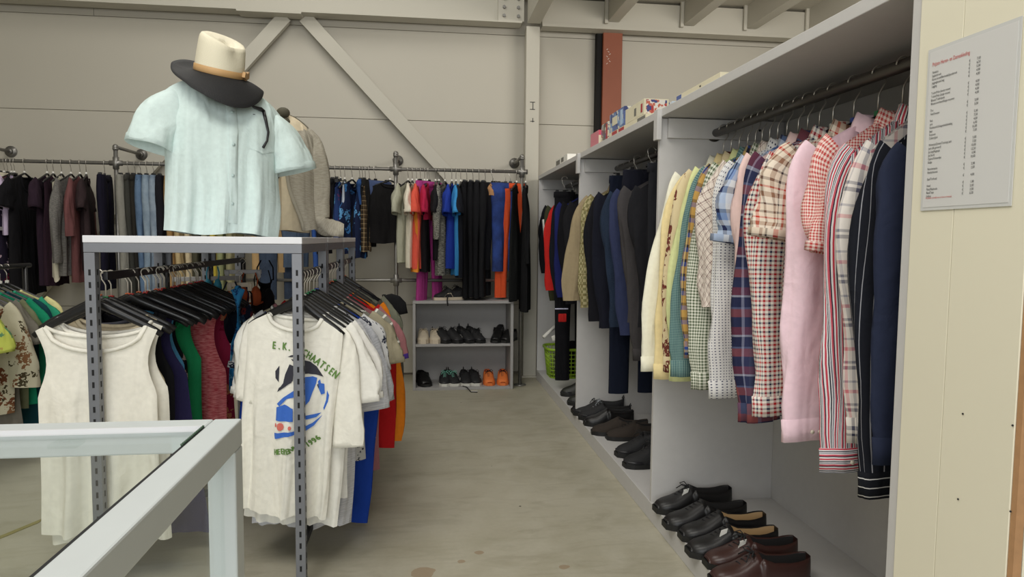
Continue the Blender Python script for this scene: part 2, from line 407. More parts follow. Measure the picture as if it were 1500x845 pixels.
# ------------------------------------------------------------------ grey cabinets
XC, XB, ZT = .967, 1.51, 1.735
def cabinet(y0, y1, label, has_near, last):
    t = thing('clothes_cabinet', label, 'cabinet', (XC, y0, 0))
    W = XB-XC; L = y1-y0
    MB().box(-.004, W+.02, 0 if not has_near else -.03, L+.0, ZT-.032, ZT).build('top_panel', M_GREY, t, False, bevel=.002)
    MB().box(W, W+.02, 0, L, .0, ZT-.034).build('back_panel', M_GREY, t, False)
    MB().box(0, W, L-.022, L, 0, ZT-.034).build('side_panel', M_GREY, t, False, bevel=.0015)
    if has_near: MB().box(0, W, -.028, -.004, 0, ZT-.034).build('side_panel', M_GREY, t, False, bevel=.0015)
    MB().box(.012, W, .0, L-.024, .062, .08).build('bottom_panel', M_GREY, t, False, bevel=.001)
    MB().box(-.002, .014, -.002, L-.0, .0, .081).build('plinth', M_GREY, t, False, bevel=.002)
    MB().box(.03, W-.02, L-.042, L-.0225, ZT-.115, ZT-.036).build('batten', M_GREY, t, False, bevel=.001)
    if not last: MB().box(-.022, -.002, L-.05, L-.005, ZT-.125, ZT-.002).build('corner_block', M_GREY, t, False, bevel=.002)
    MB().cyl((.233, .0, 1.645), (.233, L-.024, 1.645), .0165, 20).build('clothes_rod', M_ROD, t)
    MB().cyl((.233, L-.03, 1.645), (.233, L-.0225, 1.645), .034, 20).build('rod_socket', M_ROD, t)
    MB().cyl((W-.12, L-.043, ZT-.075), (W-.12, L-.046, ZT-.075), .005, 8).build('screw_head', M_INK, t)
    return t
cabinet(1.30, 2.80, 'nearest grey cabinet bay, holding the patterned shirts', True, False)
cabinet(2.80, 4.27, 'middle grey cabinet bay, holding dark blazers and trousers', False, False)
cabinet(4.27, 5.80, 'farthest grey cabinet bay, holding the green basket', False, True)
# boxed cream partition at the near end
pt = thing('partition_panel', 'cream painted boxed partition at the near end carrying the price list', 'partition', (XC, 1.0, 0))
MB().box(-.003, .015, .158, .268, 0, 2.6).build('board', M_CREAM, pt, False, bevel=.0008)
MB().box(-.003, .015, .0, .1565, 0, 2.6).build('board', M_CREAM, pt, False, bevel=.0008)
MB().box(.016, .5, .246, .268, 0, 2.6).build('end_board', M_CREAM, pt, False)
MB().box(-.001, .014, -.012, -.001, 0, 2.6).build('raw_edge', M_WOOD, pt, False)
MB().box(.016, .5, -.012, .0, 0, 2.6).build('end_board', M_CREAM, pt, False)
for (px, py) in ((1411, 606), (1484, 623), (1404, 731), (1481, 749)):
    q = atX(px, py, XC-.003)
    MB().cyl((-.0032, q[1]-1.0, q[2]), (-.0045, q[1]-1.0, q[2]), .0018, 8).build('screw_head', M_INK, pt)

# ------------------------------------------------------------------ price list
def text_mesh(txt, size, align='LEFT'):
    cu = bpy.data.curves.new('t', 'FONT'); cu.body = txt; cu.size = size; cu.align_x = align
    cu.resolution_u = 2
    o = bpy.data.objects.new('t', cu); C.objects.link(o)
    dg = bpy.context.evaluated_depsgraph_get()
    me = bpy.data.meshes.new_from_object(o.evaluated_get(dg))
    vs = [tuple(v.co) for v in me.vertices]; fs = [tuple(p.vertices) for p in me.polygons]
    bpy.data.objects.remove(o); bpy.data.curves.remove(cu); bpy.data.meshes.remove(me)
    return vs, fs
ya, yb = 1.240, 1.030
zt_, zb_ = 1.568, 1.262
sg = thing('price_list', 'laminated paper price list taped to the cream partition', 'sign', (XC-.004, ya, zb_))
MB().box(-.0012, -.0002, -(ya-yb), 0, 0, zt_-zb_).build('laminate_sheet', plain('laminate_pouch', (208, 208, 206), .22, 0, .01), sg, False)
MB().box(-.0018, -.0013, -(ya-yb)+.006, -.006, .006, zt_-zb_-.006).build('paper', plain('printed_paper', (214, 213, 211), .3, 0, .01), sg, False)
def put(mb, txt, size, y, z, align='LEFT', squeeze=1.0):
    vs, fs = text_mesh(txt, size, align); b = mb.add([(-.0024, -(y+p[0]*squeeze), z+p[1]) for p in vs])
    for f in fs: mb.face([b+i for i in f])
ink = MB(); red = MB()
put(red, 'Prijzen Heren- en Dameskleding', .0105, .014, .272, squeeze=.66)
names = ['Pantalon', 'Spijkerbroek', 'Korte broek/Bermuda/Sportbroek', 'Joggingbroek lang', 'Legging', None, 'T-shirt/Polo (korte mouw)', 'T-shirt/Polo (lange mouw)',
         'Blouse/T-shirt/polo', 'Blouse/overhemd/lange mouwen', None, 'Trui', 'Vest/Sweater', None, 'Rok', 'Jurk', 'Kinderjurk/Gelegenheidskleding', 'Jasje', 'Kostuum', 'Colbert/Jack',
         None, 'Winterjas/Zomer/Trainings jack', 'Jack (dik gevoerd)', 'Jas lang/Regenjas', 'Jas (kort)', 'Pyjama/Ochtendjas', 'Badjas', None, 'Riem/stropdas', 'Handschoenen',
         None, 'Sjaal/Tas/hoed', None, 'Hoed', 'Panty/Badmode', 'Band/Tasje', 'Sokken']
prices = ['7,50', '6,50', '5,00', '4,00', '4,00', None, '4,00', '4,00', '4,00', '4,00', None, '5,00', '5,00', None, '5,00', '7,50', '4,00', '6,00', '15,00', '7,50', None, '5,00', '7,50', '10,00', '12,50', '6,00', '10,00', None, '2,00', '2,00', None, '4,00', None, '1,00', '2,00', '2,00', '0,50']
z = .2585
for nme, pr in zip(names, prices):
    if nme:
        put(ink, nme, .0062, .015, z, squeeze=.72); put(ink, '\u20ac', .0062, .104, z, squeeze=.8); put(ink, pr, .0062, .130, z, 'RIGHT', squeeze=.8)
        z -= .0066
    else: z -= .0060
put(red, 'Wij danken u hartelijk voor uw steun en interesse!', .0052, .014, .022, squeeze=.62)
ink.build('price_text', M_INK, sg, False, kind='stuff'); red.build('heading_text', M_REDINK, sg, False, kind='stuff')

# ------------------------------------------------------------------ display tables on slotted posts
def slotted_post(t, x, y, face=True):
    lp = MB().box(x-.0165, x+.0165, y-.0165, y+.0165, 0, 1.145).build('leg', M_STEEL, t, False, bevel=.0015)
    sl = MB(); n = 26
    for k in range(n):
        z = .06+k*.0405
        sl.box(x-.0035, x+.0035, y-.0173, y-.0163, z, z+.019)
        sl.box(x+.0163, x+.0173, y-.0035, y+.0035, z, z+.019)
    sl.build('slot_row', M_SLOT, lp, False, kind='stuff')
def display_table(y0, y1, label):
    X0, X1 = -1.075, -.397
    t = thing('display_table', label, 'table', ((X0+X1)/2, (y0+y1)/2, 0))
    hx, hy = (X1-X0)/2, (y1-y0)/2
    MB().box(-hx, hx, -hy, hy, 1.177, 1.2).build('table_top', M_TOP, t, False, bevel=.002)
    for sx in (-1, 1):
        for sy in (-1, 1): slotted_post(t, sx*(hx-.018), sy*(hy-.018))
    for sy in (-1, 1):
        MB().box(-hx+.001, hx-.001, sy*(hy-.018)-.0165, sy*(hy-.018)+.0165, 1.146, 1.1765).build('top_rail', M_STEEL, t, False, bevel=.0015)
        if sy > 0: MB().box(-hx+.04, hx-.04, sy*(hy-.021)-.012, sy*(hy-.021)+.012, .12, .145).build('foot_rail', M_BLKM, t, False)
    for sx in (-1, 1):
        MB().box(sx*(hx-.018)-.0165, sx*(hx-.018)+.0165, -hy+.04, hy-.04, 1.146, 1.1765).build('side_rail', M_STEEL, t, False, bevel=.0015)
        MB().box(sx*(hx-.021)-.012, sx*(hx-.021)+.012, -hy+.04, hy-.04, .12, .145).build('foot_rail', M_BLKM, t, False)
    return t
display_table(2.352, 2.965, 'front white topped display table under the mint shirt torso')
display_table(2.975, 3.565, 'middle white topped display table under the grey cardigan')
display_table(3.575, 4.165, 'farthest white topped display table, nearest to the back rack')
RZ = 1.068
for X, lab in ((-1.03, 'long black hanging rail under the tables, left side, full of hangers'), (-.425, 'long black hanging rail under the tables, right side, with T-shirts')):
    t = thing('hanging_rail', lab, 'rail', (X, 2.4, RZ))
    MB().box(-.007, .007, 0, 1.74, -.014, .014).build('rail_bar', M_BLK, t, False, bevel=.002)
    for y in (.575, 1.175, 1.74):
        MB().box(-.01, .01, y-.01, y+.01, .012, .078).build('rail_bracket', M_STEEL, t, False)
    MB().cyl((0, 1.75, -RZ), (0, 1.75, .0), .012, 10).build('upright', M_BLK, t)

# ------------------------------------------------------------------ glass display case in front
X1, Y1, ZC = -.298, 1.172, .9
dc = thing('glass_display_case', 'pale metal framed glass display case in the near left corner', 'display case', (X1-.8, Y1-.5, 0))
def dcb(name, x0, x1, y0, y1, z0, z1, mat=M_ALU, bev=.003):
    return MB().box(x0-X1+.8, x1-X1+.8, y0-Y1+.5, y1-Y1+.5, z0, z1).build(name, mat, dc, False, bevel=bev)
R = .044
X0, Y0 = X1-1.6, Y1-1.0
dcb('top_rail', X1-R, X1, Y0, Y1, ZC-R, ZC); dcb('top_rail', X0, X0+R, Y0, Y1, ZC-R, ZC)
dcb('top_rail', X0+R, X1-R-.0005, Y1-R, Y1, ZC-R, ZC); dcb('top_rail', X0+R, X1-R-.0005, Y0, Y0+R, ZC-R, ZC)
for x in (X0, X1-R):
    for y in (Y0, Y1-R): dcb('leg', x, x+R, y, y+R, 0, ZC-R-.0005)
dcb('bottom_deck', X0, X1, Y0, Y1, .18, .22)
dcb('glass_pane', X0+R, X1-R-.003, Y0+R, Y1-R, ZC-.012, ZC-.006, M_GLASS, 0)
dcb('glass_pane', X1-.024, X1-.019, Y0+R, Y1-R, .23, ZC-R, M_GLASS, 0)
dcb('glass_pane', X0+R, X1-R, Y1-.024, Y1-.019, .23, ZC-R, M_GLASS, 0)
dcb('gasket', X1-R-.0045, X1-R-.0005, Y0+R, Y1-R, ZC-.018, ZC-.002, M_BLKM, 0)
dcb('edge_trim', X0+R, X1-R-.005, Y1-R-.004, Y1-R-.0005, ZC-.008, ZC+.001, M_TOP, 0)
m = MB()
for k in range(14): m.ball((X1-R-.003-X1+.8, Y1-R-.004-.0075*k-Y1+.5, ZC+.0005), .0022, .0022, .0022, 6, 4)
m.build('gasket_bead', plain('green_glass_bead', (60, 84, 66), .2), dc, kind='stuff')
q = atY(95, 637, Y1-R-.02)
dcb('glass_clip', q[0]-.018, q[0]+.022, Y1-R-.035, Y1-R-.006, ZC-.02, ZC-.014, M_GLASS, 0)

# ------------------------------------------------------------------ pipe rack on the back wall
RY, RKZ = 5.56, 1.742
pr_ = thing('pipe_clothes_rack', 'galvanised pipe clothes rack fixed along the back wall', 'rack', (0, RY, 0))
PX = [-3.27, -2.285, -.214, .79]
MB().cyl((-4.6, 0, RKZ), (PX[3], 0, RKZ), .0135, 12).build('top_pipe', M_PIPE, pr_)
MB().cyl((-1.6, 0, .865), (PX[3], 0, .865), .0125, 12).build('lower_pipe', M_PIPE, pr_)
for i, x in enumerate(PX):
    if i: MB().cyl((x, 0, 0.006), (x, 0, 1.86), .0155, 12).build('upright_pipe', M_PIPE, pr_)
    if i: MB().cyl((x, 0, 0), (x, 0, .008), .05, 16).build('floor_flange', M_PIPE, pr_)
    m = MB(); m.ball((x, 0, 1.862), .021, .021, .021); m.cyl((x, 0, 1.84), (x, 0, 1.855), .021)
    m.build('elbow_fitting', M_PIPE, pr_)
    MB().cyl((x, .01, 1.862), (x, WY-RY-.012, 1.862), .013, 12).build('wall_arm', M_PIPE, pr_)
    m = MB(); m.cyl((x, WY-RY-.012, 1.862), (x, WY-RY-.001, 1.862), .045, 18); m.cyl((x, WY-RY-.04, 1.862), (x, WY-RY-.01, 1.862), .022, 12)
    m.build('wall_flange', M_PIPE, pr_)
    for z in ((RKZ, .865) if i > 1 else (RKZ,)):
        m = MB(); m.cyl((x-.045, 0, z), (x+.045, 0, z), .02); m.cyl((x, 0, z-.045), (x, 0, z+.045), .022)
        m.build('cross_fitting', M_PIPE, pr_)

# ------------------------------------------------------------------ grey shoe shelf
sh = thing('shoe_shelf', 'low grey open shoe shelf standing below the back rack', 'shelf', (.316, 5.42, 0))
def shb(n, x0, x1, y0, y1, z0, z1): MB().box(x0, x1, y0, y1, z0, z1).build(n, M_GREYD, sh, False, bevel=.0015)
shb('side_panel', -.398, -.376, 0, .34, 0, .688); shb('side_panel', .376, .398, 0, .34, 0, .688)
shb('top_panel', -.398, .398, 0, .34, .689, .711); shb('shelf_board', -.375, .375, .004, .32, .348, .367)
shb('bottom_panel', -.375, .375, .0, .32, .0, .022); shb('back_panel', -.375, .375, .322, .338, .0, .688)
# ------------------------------------------------------------------ garments
class Body:
    """front and back cloth of a hanging garment; local origin at the rod, z down is negative"""
    def __init__(s, hw=.22, hem=.24, L=.72, slope=.36, nw=.075, nf=.06, nb=.015, t0=.012, t1=.03, amp=.014, k=3, seed=0,
                 arm=None, tail=0.0, top=-.088, lean=0.0, waist=0.0, asym=0.0):
        s.__dict__.update(locals()); r = random.Random(seed); s.ph = [r.uniform(0, 6.28) for _ in range(6)]; s.r = r
    def hwv(s, v):
        w = s.hw+(s.hem-s.hw)*v-s.waist*math.sin(PI*min(1, v*1.3))
        if s.arm:                                     # tank: straps at the top, scooped opening at the side
            ua, sw = s.arm[:2]; sc = s.arm[2] if len(s.arm) > 2 else .03
            q = min(1, v*s.L/ua); w = sw+(w-sw)*(q**1.6)-sc*math.sin(PI*q)
        return w
    def top_z(s, x, side):
        ax = abs(x); z = s.top-s.slope*ax-(.9*max(0, ax-s.hw*.82)**1.5 if not s.arm else 0)
        if ax < s.nw:
            d = s.nf if side < 0 else s.nb
            z = s.top-s.slope*s.nw-d*math.sqrt(max(0, 1-(ax/s.nw)**2))
        return z-s.asym*x
    def y(s, q, v, side):
        aq = min(1, abs(q))
        T = s.t0+(s.t1-s.t0)*sm(0, .5, v)
        b = math.sqrt(max(0, 1-aq**2.6))
        A = s.amp*sm(.05, .8, v)
        rip = A*(math.sin(PI*s.k*q+s.ph[0]+.8*math.sin(2.5*v+s.ph[1]))*.65+math.sin(PI*s.k*1.9*q+s.ph[2]+v*1.5)*.35)
        own = .4*A*math.sin(PI*s.k*1.3*q+s.ph[3]+(0 if side < 0 else 2))*(1-aq**4)
        return side*T*b+rip+own+s.lean*v
    def pt(s, q, v, side):
        x = q*s.hwv(v); x0 = q*s.hwv(0)
        zt = s.top_z(x0, side); zh = s.top-s.L-s.tail*(.5-min(1, abs(q))**2)+.006*math.sin(5*q+s.ph[4])
        v2 = v
        return (x+.006*math.sin(7*v+s.ph[5])*v, s.y(q, v, side), zt+(zh-zt)*v2)
    def mesh(s, nu=22, nv=22):
        m = MB()
        qs = [math.sin(PI/2*(-1+2*i/nu))*.35+(-1+2*i/nu)*.65 for i in range(nu+1)]
        vs = [(j/nv)**1.15 for j in range(nv+1)]
        for side in (-1, 1):
            rows = [[s.pt(q, v, side) for q in qs] for v in vs]
            if side > 0: rows = [r[::-1] for r in rows]
            qq = qs if side < 0 else qs[::-1]
            m.grid(rows, uvf=lambda j, i, qq=qq, rows=rows, side=side: (qq[i]*s.hwv(vs[j])+(0 if side < 0 else .37), rows[j][i][2]))
        return m
    def front(s, x, z, off=.002):
        v = .3
        for _ in range(12):
            q = max(-1, min(1, x/s.hwv(v)))
            a = s.pt(q, 0, -1)[2]; b = s.pt(q, 1, -1)[2]; v = max(0, min(1, (z-a)/(b-a)))
        return (x, s.y(q, v, -1)-off, z)
    def neckband(s, r=.008):
        m = MB(); pts = []
        for side in (-1, 1):
            n = 14
            for i in range(n+1):
                x = -s.nw+2*s.nw*i/n
                if side > 0: x = -x
                if side > 0 and i in (0, n): continue
                z = s.top_z(x*.999, side); q = x/s.hwv(0)
                pts.append((x, s.y(q, 0, side)*1.1, z))
        pts.append(pts[0]); m.tube(pts, r, 7, False); return m

def bez(p, n):
    out = []
    for i in range(n+1):
        t = i/n; a = [(1-t)**3, 3*(1-t)**2*t, 3*(1-t)*t*t, t**3]
        out.append(Vector(sum((Vector(p[k])*a[k] for k in range(4)), Vector((0, 0, 0)))))
    return out
def sleeve_mesh(P, r0, r1, flat=.4, n=20, rows=18, amp=.10, seed=0, close=False, hem=0):
    rnd = random.Random(seed); ph = [rnd.uniform(0, 6) for _ in range(4)]
    pts = bez(P, rows); R = []; L = [0]
    for i in range(1, len(pts)): L.append(L[-1]+(pts[i]-pts[i-1]).length)
    for i, p in enumerate(pts):
        t = (pts[min(i+1, rows)]-pts[max(i-1, 0)]).normalized()
        a = Vector((0, 1, 0)); a = (a-t*t.dot(a)).normalized(); c = t.cross(a)
        u = i/rows; rr = r0+(r1-r0)*(u**.8)
        ring = []
        for k in range(n):
            an = 2*PI*k/n
            w = 1+(amp*math.sin(3*an+ph[0]+4*u)+.6*amp*math.sin(5*an+ph[2]+7*u))*sm(.05, .4, u)+amp*.7*math.sin(2*an+ph[1]-9*u)+amp*.5*sm(.5, 1, u)*math.sin(24*u+ph[3]+an)
            fl = flat*(.55+.45*sm(0, .35, u))
            ring.append(p+c*math.cos(an)*rr*w+a*math.sin(an)*rr*fl*w)
        R.append(ring)
    m = MB()
    per = 2*PI*(r0+r1)/2*.8
    m.grid(R, True, uvf=lambda j, i: (i/n*per+.11, -L[j]))
    if close:
        b = (len(R)-1)*n; m.face([b+k for k in range(n)])
    return m, R, pts

def hanger(x, y, rz, yaw, slope, half, label, kind='black', clip='white', group=None, rod=.0165, bare=False, r=.0075, side=1, cat='hanger', wire=None, thick=1.0, top=-.094, roll=0.0):
    t = thing('clothes_hanger', label, cat, (x, y, rz), (0, roll, yaw), group)
    R = rod+(.005 if rod > .013 else .001); h = MB(); pts = []
    for i in range(11):
        a = math.radians(-35+i*21.5)
        pts.append((side*-R*math.cos(a)*1.0, 0, R*math.sin(a)))
    pts = pts[::-1] if True else pts
    pts = [p for p in pts]
    # hook: over the rod, then down the far side into the stem
    e = pts[-1]
    pts += [(side*-R*.85, 0, -R*1.1), (side*-R*.25, 0, -R*2.0), (0, 0, -R*2.6), (0, 0, top+.004)]
    h.tube(pts, .0021, 6); h.build('hook', wire or M_WIRE, t)
    if kind == 'clip':
        MB().tube([(-half, 0, top), (half, 0, top)], .005, 6, flat=.7).build('bar', M_BLK, t)
        for sx in (-1, 1):
            MB().obox((sx*half*.78, 0, top-.008), (.011, 0, 0), (0, .012, 0), (0, 0, .022)).build('clip', M_BLK, t, False, bevel=.002)
        MB().obox((0, 0, top+.004), (.012, 0, 0), (0, .006, 0), (0, 0, .012)).build('hook_boss', M_BLK, t, False)
    else:
        P = []; n = 16
        for i in range(n+1):
            q = -1+2*i/n; ax = abs(q)*half
            P.append((q*half, .0+.012*(q*q), top-slope*ax-.9*max(0, ax-half*.82)**1.5+.006*(1-abs(q))))
        rr = [r*(.75+.25*math.cos(PI*(-1+2*i/n)*.9)+.55*thick*0) for i in range(n+1)]
        m = MB(); m.tube(P, [r]*(n+1), 7, flat=1.0)
        if thick > 1:
            m = MB(); m.tube([P[0]]+P+[P[-1]], [r*.5]+[r*(1.35+.75*(1-abs(-1+2*i/n))) for i in range(n+1)]+[r*.5], 9, flat=.75)
        m.build('shoulder_bar', M_BLK, t)
        if bare: MB().tube([(-half*.86, .008, top-slope*half*.86-.01), (-half*.8, .006, top-slope*half-.02), (0, 0, top-slope*half-.024), (half*.8, .006, top-slope*half-.02), (half*.86, .008, top-slope*half*.86-.01)], .0035, 6).build('lower_bar', M_BLK, t)
    if clip: MB().obox((0, 0, top+.012), (.0075, 0, 0), (0, .006, 0), (0, 0, .0095)).build('size_clip', CLIPC[clip], t, False, bevel=.001)
    return t

seedc = [10]
def put_garment(name, x, y, rz, yaw, short, label, cat, mat, kind='shirt', group=None, hk='black', clip='white', L=.72, hw=.215, hem=None, slope=.36,
                sleeve=None, ends=None, r0=.085, r1=.055, flat=.42, collar=False, cuff=False, nw=.075, nf=.055, nb=.012, t1=.03, amp=.014, k=3,
                arm=None, tail=0.0, placket=False, buttons=0, band=True, bandmat=None, cuffmat=None, hide_hanger=False, rod=.0165, half=None,
                side=1, collmat=None, legs=None, top=-.088, lean=0., waist=0., inner=None, hlabel=None, sleevemat=None, hemband=None, hookc=None, bendy=0.0, hthick=1.0, roll=0.0, sramp=.1, hoff=0.0, sback=.012):
    seedc[0] += 1; seed = seedc[0]; rnd = random.Random(seed)
    hem = hem or hw*1.06
    if kind == 'trousers': return put_trousers(name, x, y, rz, yaw, short, label, cat, mat, group=group, clip=clip, L=L, hw=hw, rod=rod, seed=seed, **(legs or {}))
    b = Body(hw=hw, hem=hem, L=L, slope=slope, nw=nw, nf=nf, nb=nb, t1=t1, amp=amp, k=k, seed=seed, arm=arm, tail=tail, top=top, lean=lean, waist=waist)
    drop = -(top)+L
    RM = Matrix.Rotation(yaw, 3, 'Z') @ Matrix.Rotation(roll, 3, 'Y')
    t = thing(name, label, cat, Vector((x, y, rz))+RM @ Vector((0, 0, -drop)), (0, roll, yaw), group)
    D = drop
    b.mesh(30 if arm else 24, 24).build('body', mat, t, dz=D)
    sl_mat = sleevemat or mat
    ca, sa = math.cos(yaw), math.sin(yaw)
    if sleeve:
        for sd in (-1, 1):
            zs = b.top_z(hw, -1)
            if sleeve == 'long':
                P3 = Vector((sd*(hw+.035+rnd.uniform(-.01, .015)), rnd.uniform(-.02, .02)+bendy, zs-.56+rnd.uniform(-.02, .02)))
            elif sleeve == 'three': P3 = Vector((sd*(hw+.05), bendy, zs-.38))
            else: P3 = Vector((sd*(hw+.035), rnd.uniform(-.01, .01)+bendy, zs-.19))
            if ends and ends.get(sd) is not None:
                ex, ey, ez = ends[sd]; dx, dy = ex-x, ey-y
                P3 = RM.inverted() @ Vector((dx, dy, ez-rz))
            P0 = Vector((sd*(hw-.055), 0, zs-.028 if sleeve != 'short' else zs-.03))
            P1 = Vector((sd*(hw+.005), 0, zs-.075))
            if sleeve == 'short':
                P1 = Vector((sd*(hw-.005), 0, zs-.06)); P2 = P3+Vector((-sd*.012, 0, .075))
            else:
                P2 = P3+Vector((sd*.012, 0, .26 if sleeve == 'long' else .15))
            for pp_, kk in ((P0, 1), (P1, 1), (P2, .7), (P3, .3)): pp_.y += sback*kk
            mm, R, pts = sleeve_mesh([P0, P1, P2, P3], r0, r1, flat, seed=seed*3+sd, amp=sramp, rows=20 if sleeve != 'short' else 11)
            so = mm.build('sleeve', sl_mat, t, dz=D)
            if cuff:
                tt = (pts[-1]-pts[-3]).normalized(); hgt = .062
                n = len(R[-1]); cen = pts[-1]
                rows = []
                for u, gr in ((0, 1.0), (.03, 1.1), (.5, 1.08), (1, 1.1), (1.0, 1.04), (.6, 1.0)):
                    rows.append([cen+(Vector(p)-cen)*gr*(.96)+tt*(hgt*u-.004) for p in R[-1]])
                cm = MB(); cm.grid(rows, True, uvf=lambda j, i: ([0, .002, .03, .062, .064, .09][j], i/n*.24))
                co = cm.build('cuff', cuffmat or sl_mat, so, dz=D)
                if cuff == 2:
                    # two buttons on the visible side
                    for kk in (-1, 1):
                        c2 = cen+tt*.03+Vector((kk*.011-sd*.005, -r1*flat*1.15-.004, 0))
                        bm = MB(); bm.tube([c2, c2+Vector((0, -.003, 0))], .0055, 10); bm.build('button', M_BTN, so, dz=D)
            elif sleeve == 'short' or hemband:
                n = len(R[-1]); cen = pts[-1]; tt = (pts[-1]-pts[-2]).normalized()
                rows = [[cen+(Vector(p)-cen)*gr+tt*u for p in R[-1]] for u, gr in ((-.022, 1.035), (.001, 1.035), (.001, .93), (-.02, .9))]
                cm = MB(); cm.grid(rows, True, uvf=lambda j, i: (i/n*.3, j*.02)); cm.build('sleeve_hem', cuffmat or sl_mat, so, dz=D)
    if collar:
        cm = MB(); n = 20; rows = []
        zc = b.top-b.slope*b.nw
        for (dr, dzz) in ((.0, -.01), (.0, .03), (.004, .034), (.016, .004), (.02, -.012)):
            row = []
            for i in range(n+1):
                a = -PI/2+.12+(2*PI-.24)*i/n
                pf = max(0, -math.sin(a))
                rx, ry = (nw*.86+dr), (.034+dr*.8)
                row.append((rx*math.cos(a), ry*math.sin(a), zc+dzz-.028*pf*(1 if dzz < .03 else 1.0)-(.014*pf**3 if dr > .01 else 0)))
            rows.append(row)
        cm.grid(rows, uvf=lambda j, i: (i*.012, j*.018)); cm.build('collar', collmat or mat, t, dz=D)
    elif band and not collar and kind != 'open':
        b.neckband(.0075).build('neckband', bandmat or mat, t, dz=D)
    if placket:
        pm = MB(); rows = []; z0 = b.top_z(0, -1); z1 = b.pt(0, 1, -1)[2]
        for j in range(23):
            z = z0+(z1-z0)*j/22*.995
            rows.append([b.front(xx, z, oo) for xx, oo in ((-.017, .0), (-.016, .0025), (0, .003), (.016, .0025), (.017, .0))])
        pm.grid(rows, uvf=lambda j, i: (i*.008, j*.03)); pm.build('button_placket', mat, t, dz=D)
        for kk in range(buttons):
            z = z0-.05-(L-.12)*kk/max(1, buttons-1)*.9
            p = Vector(b.front(0, z, .004)); MB().tube([p, p+Vector((0, -.003, 0))], .0055, 10).build('button', placket if placket is not True else M_BTN, t, dz=D)
    if not hide_hanger:
        hanger(x, y, rz, yaw, slope, half or hw*.93, hlabel or ('black plastic hanger holding the '+short), hk, clip, rod=rod, side=side, wire=hookc, thick=hthick, group=None, top=top-.006-hoff, roll=roll)
    t['_b'] = 1
    del t['_b']
    return t, b, D

def put_trousers(name, x, y, rz, yaw, short, label, cat, mat, group=None, clip=None, L=.95, hw=.18, rod=.0135, seed=0, fold=False, r_hem=None, thick=.03,
                 band=None, flare=1.0, crotch=.28, short_legs=False, gap=.004, waistmat=None, hemmat=None, hk='clip'):
    rnd = random.Random(seed); top = -.10; t = thing(name, label, cat, (x, y, rz-(-top+L)), (0, 0, yaw), group); D = -top+L
    lw = hw if fold else hw/2+.004
    rh = r_hem or lw*.72
    m = MB(); cs = (0,) if fold else (-1, 1)
    for c in cs:
        rows = []; n = 18; NR = 20; ph = rnd.uniform(0, 6); LL = []
        for j in range(NR+1):
            v = j/NR; z = top-L*v
            cx = c*(hw-lw)+c*(gap+ (0 if v < .3 else (v-.3)*.015)); w_ = lw+(rh-lw)*sm(.05, .9, v)
            if v < .25 and not fold: w_ = lw+.008*math.sin(PI*v/.25)
            th = thick*(.75+.3*math.sin(PI*min(1, v*2.2)))
            LL.append(z)
            rows.append([(cx+w_*math.copysign(abs(math.cos(a))**.8, math.cos(a))*(1+.03*math.sin(3*a+ph+6*v)),
                          th*math.copysign(abs(math.sin(a))**.75, math.sin(a))*(1+.12*math.sin(4*a+ph))+.012*math.sin(4*v+ph)*v, z) for a in [2*PI*k/n for k in range(n)]])
        m.grid(rows, True, uvf=lambda j, i: (i/n*lw*4, LL[j]))
    m.build('legs', mat, t, dz=D)
    wb_ = MB(); rows = []; n = 22
    for dzz, g in ((.004, .93), (.006, 1.02), (-.02, 1.03), (-.036, 1.03), (-.037, .99)):
        rows.append([((hw+.004)*g*math.cos(a), thick*.82*g*math.sin(a), top+dzz) for a in [2*PI*k/n for k in range(n)]])
    wb_.grid(rows, True, uvf=lambda j, i: (i/n*hw*4, j*.01)); wb_.build('waistband', waistmat or mat, t, dz=D)
    if hemmat:
        for c in cs:
            cx = c*(hw-lw)+c*(gap+.0105)
            rows = [[(cx+rh*1.04*math.cos(a), thick*.95*math.sin(a)+.012*math.sin(4+ph), top-L+u) for a in [2*PI*k/n for k in range(n)]] for u in (.022, 0)]
            hm = MB(); hm.grid(rows, True); hm.build('leg_hem', hemmat, t, dz=D)
    hanger(x, y, rz, yaw, 0, hw*.95, 'black clip hanger holding the '+short, 'clip', clip, rod=rod)
    return t, None, D

S = lambda *c: cloth(('solid', c))
W_ = (236, 232, 224)
M_TEAW = S(242, 239, 228)
# ---- patterned cloths of the nearest bay
P_GREENG = cloth(('plaid', .0105, [(0, (226, 226, 210)), (.5, (78, 92, 66))], [(0, (230, 230, 216)), (.5, (86, 100, 72))]))
P_BROWND = cloth(('diag', .03, [(0, (228, 216, 204)), (.45, (120, 94, 88)), (.6, (228, 216, 204)), (.75, (150, 120, 112)), (.85, (232, 220, 208))],
                  [(0, (228, 216, 204)), (.5, (110, 84, 82)), (.68, (228, 216, 204)), (.85, (150, 120, 112)), (.92, (232, 222, 212))]))
P_DOTS = cloth(('dots', .0095, (226, 224, 222), (76, 78, 100), .2))
P_BLUEP = cloth(('plaid', .11, [(0, (176, 198, 226)), (.2, (40, 48, 84)), (.34, (150, 172, 206)), (.5, (214, 214, 214)), (.62, (60, 62, 84)), (.7, (128, 150, 190)), (.9, (38, 42, 70))],
                 [(0, (190, 202, 222)), (.25, (44, 50, 84)), (.4, (206, 210, 216)), (.55, (92, 122, 178)), (.75, (40, 42, 66)), (.85, (200, 206, 216))]))
P_NAVYR = cloth(('plaid', .12, [(0, (74, 82, 110)), (.28, (140, 78, 80)), (.48, (34, 38, 66)), (.75, (148, 152, 176)), (.8, (58, 64, 98))],
                 [(0, (44, 48, 78)), (.25, (146, 78, 76)), (.45, (96, 104, 136)), (.5, (38, 42, 72)), (.75, (176, 176, 190)), (.8, (120, 56, 66))]))
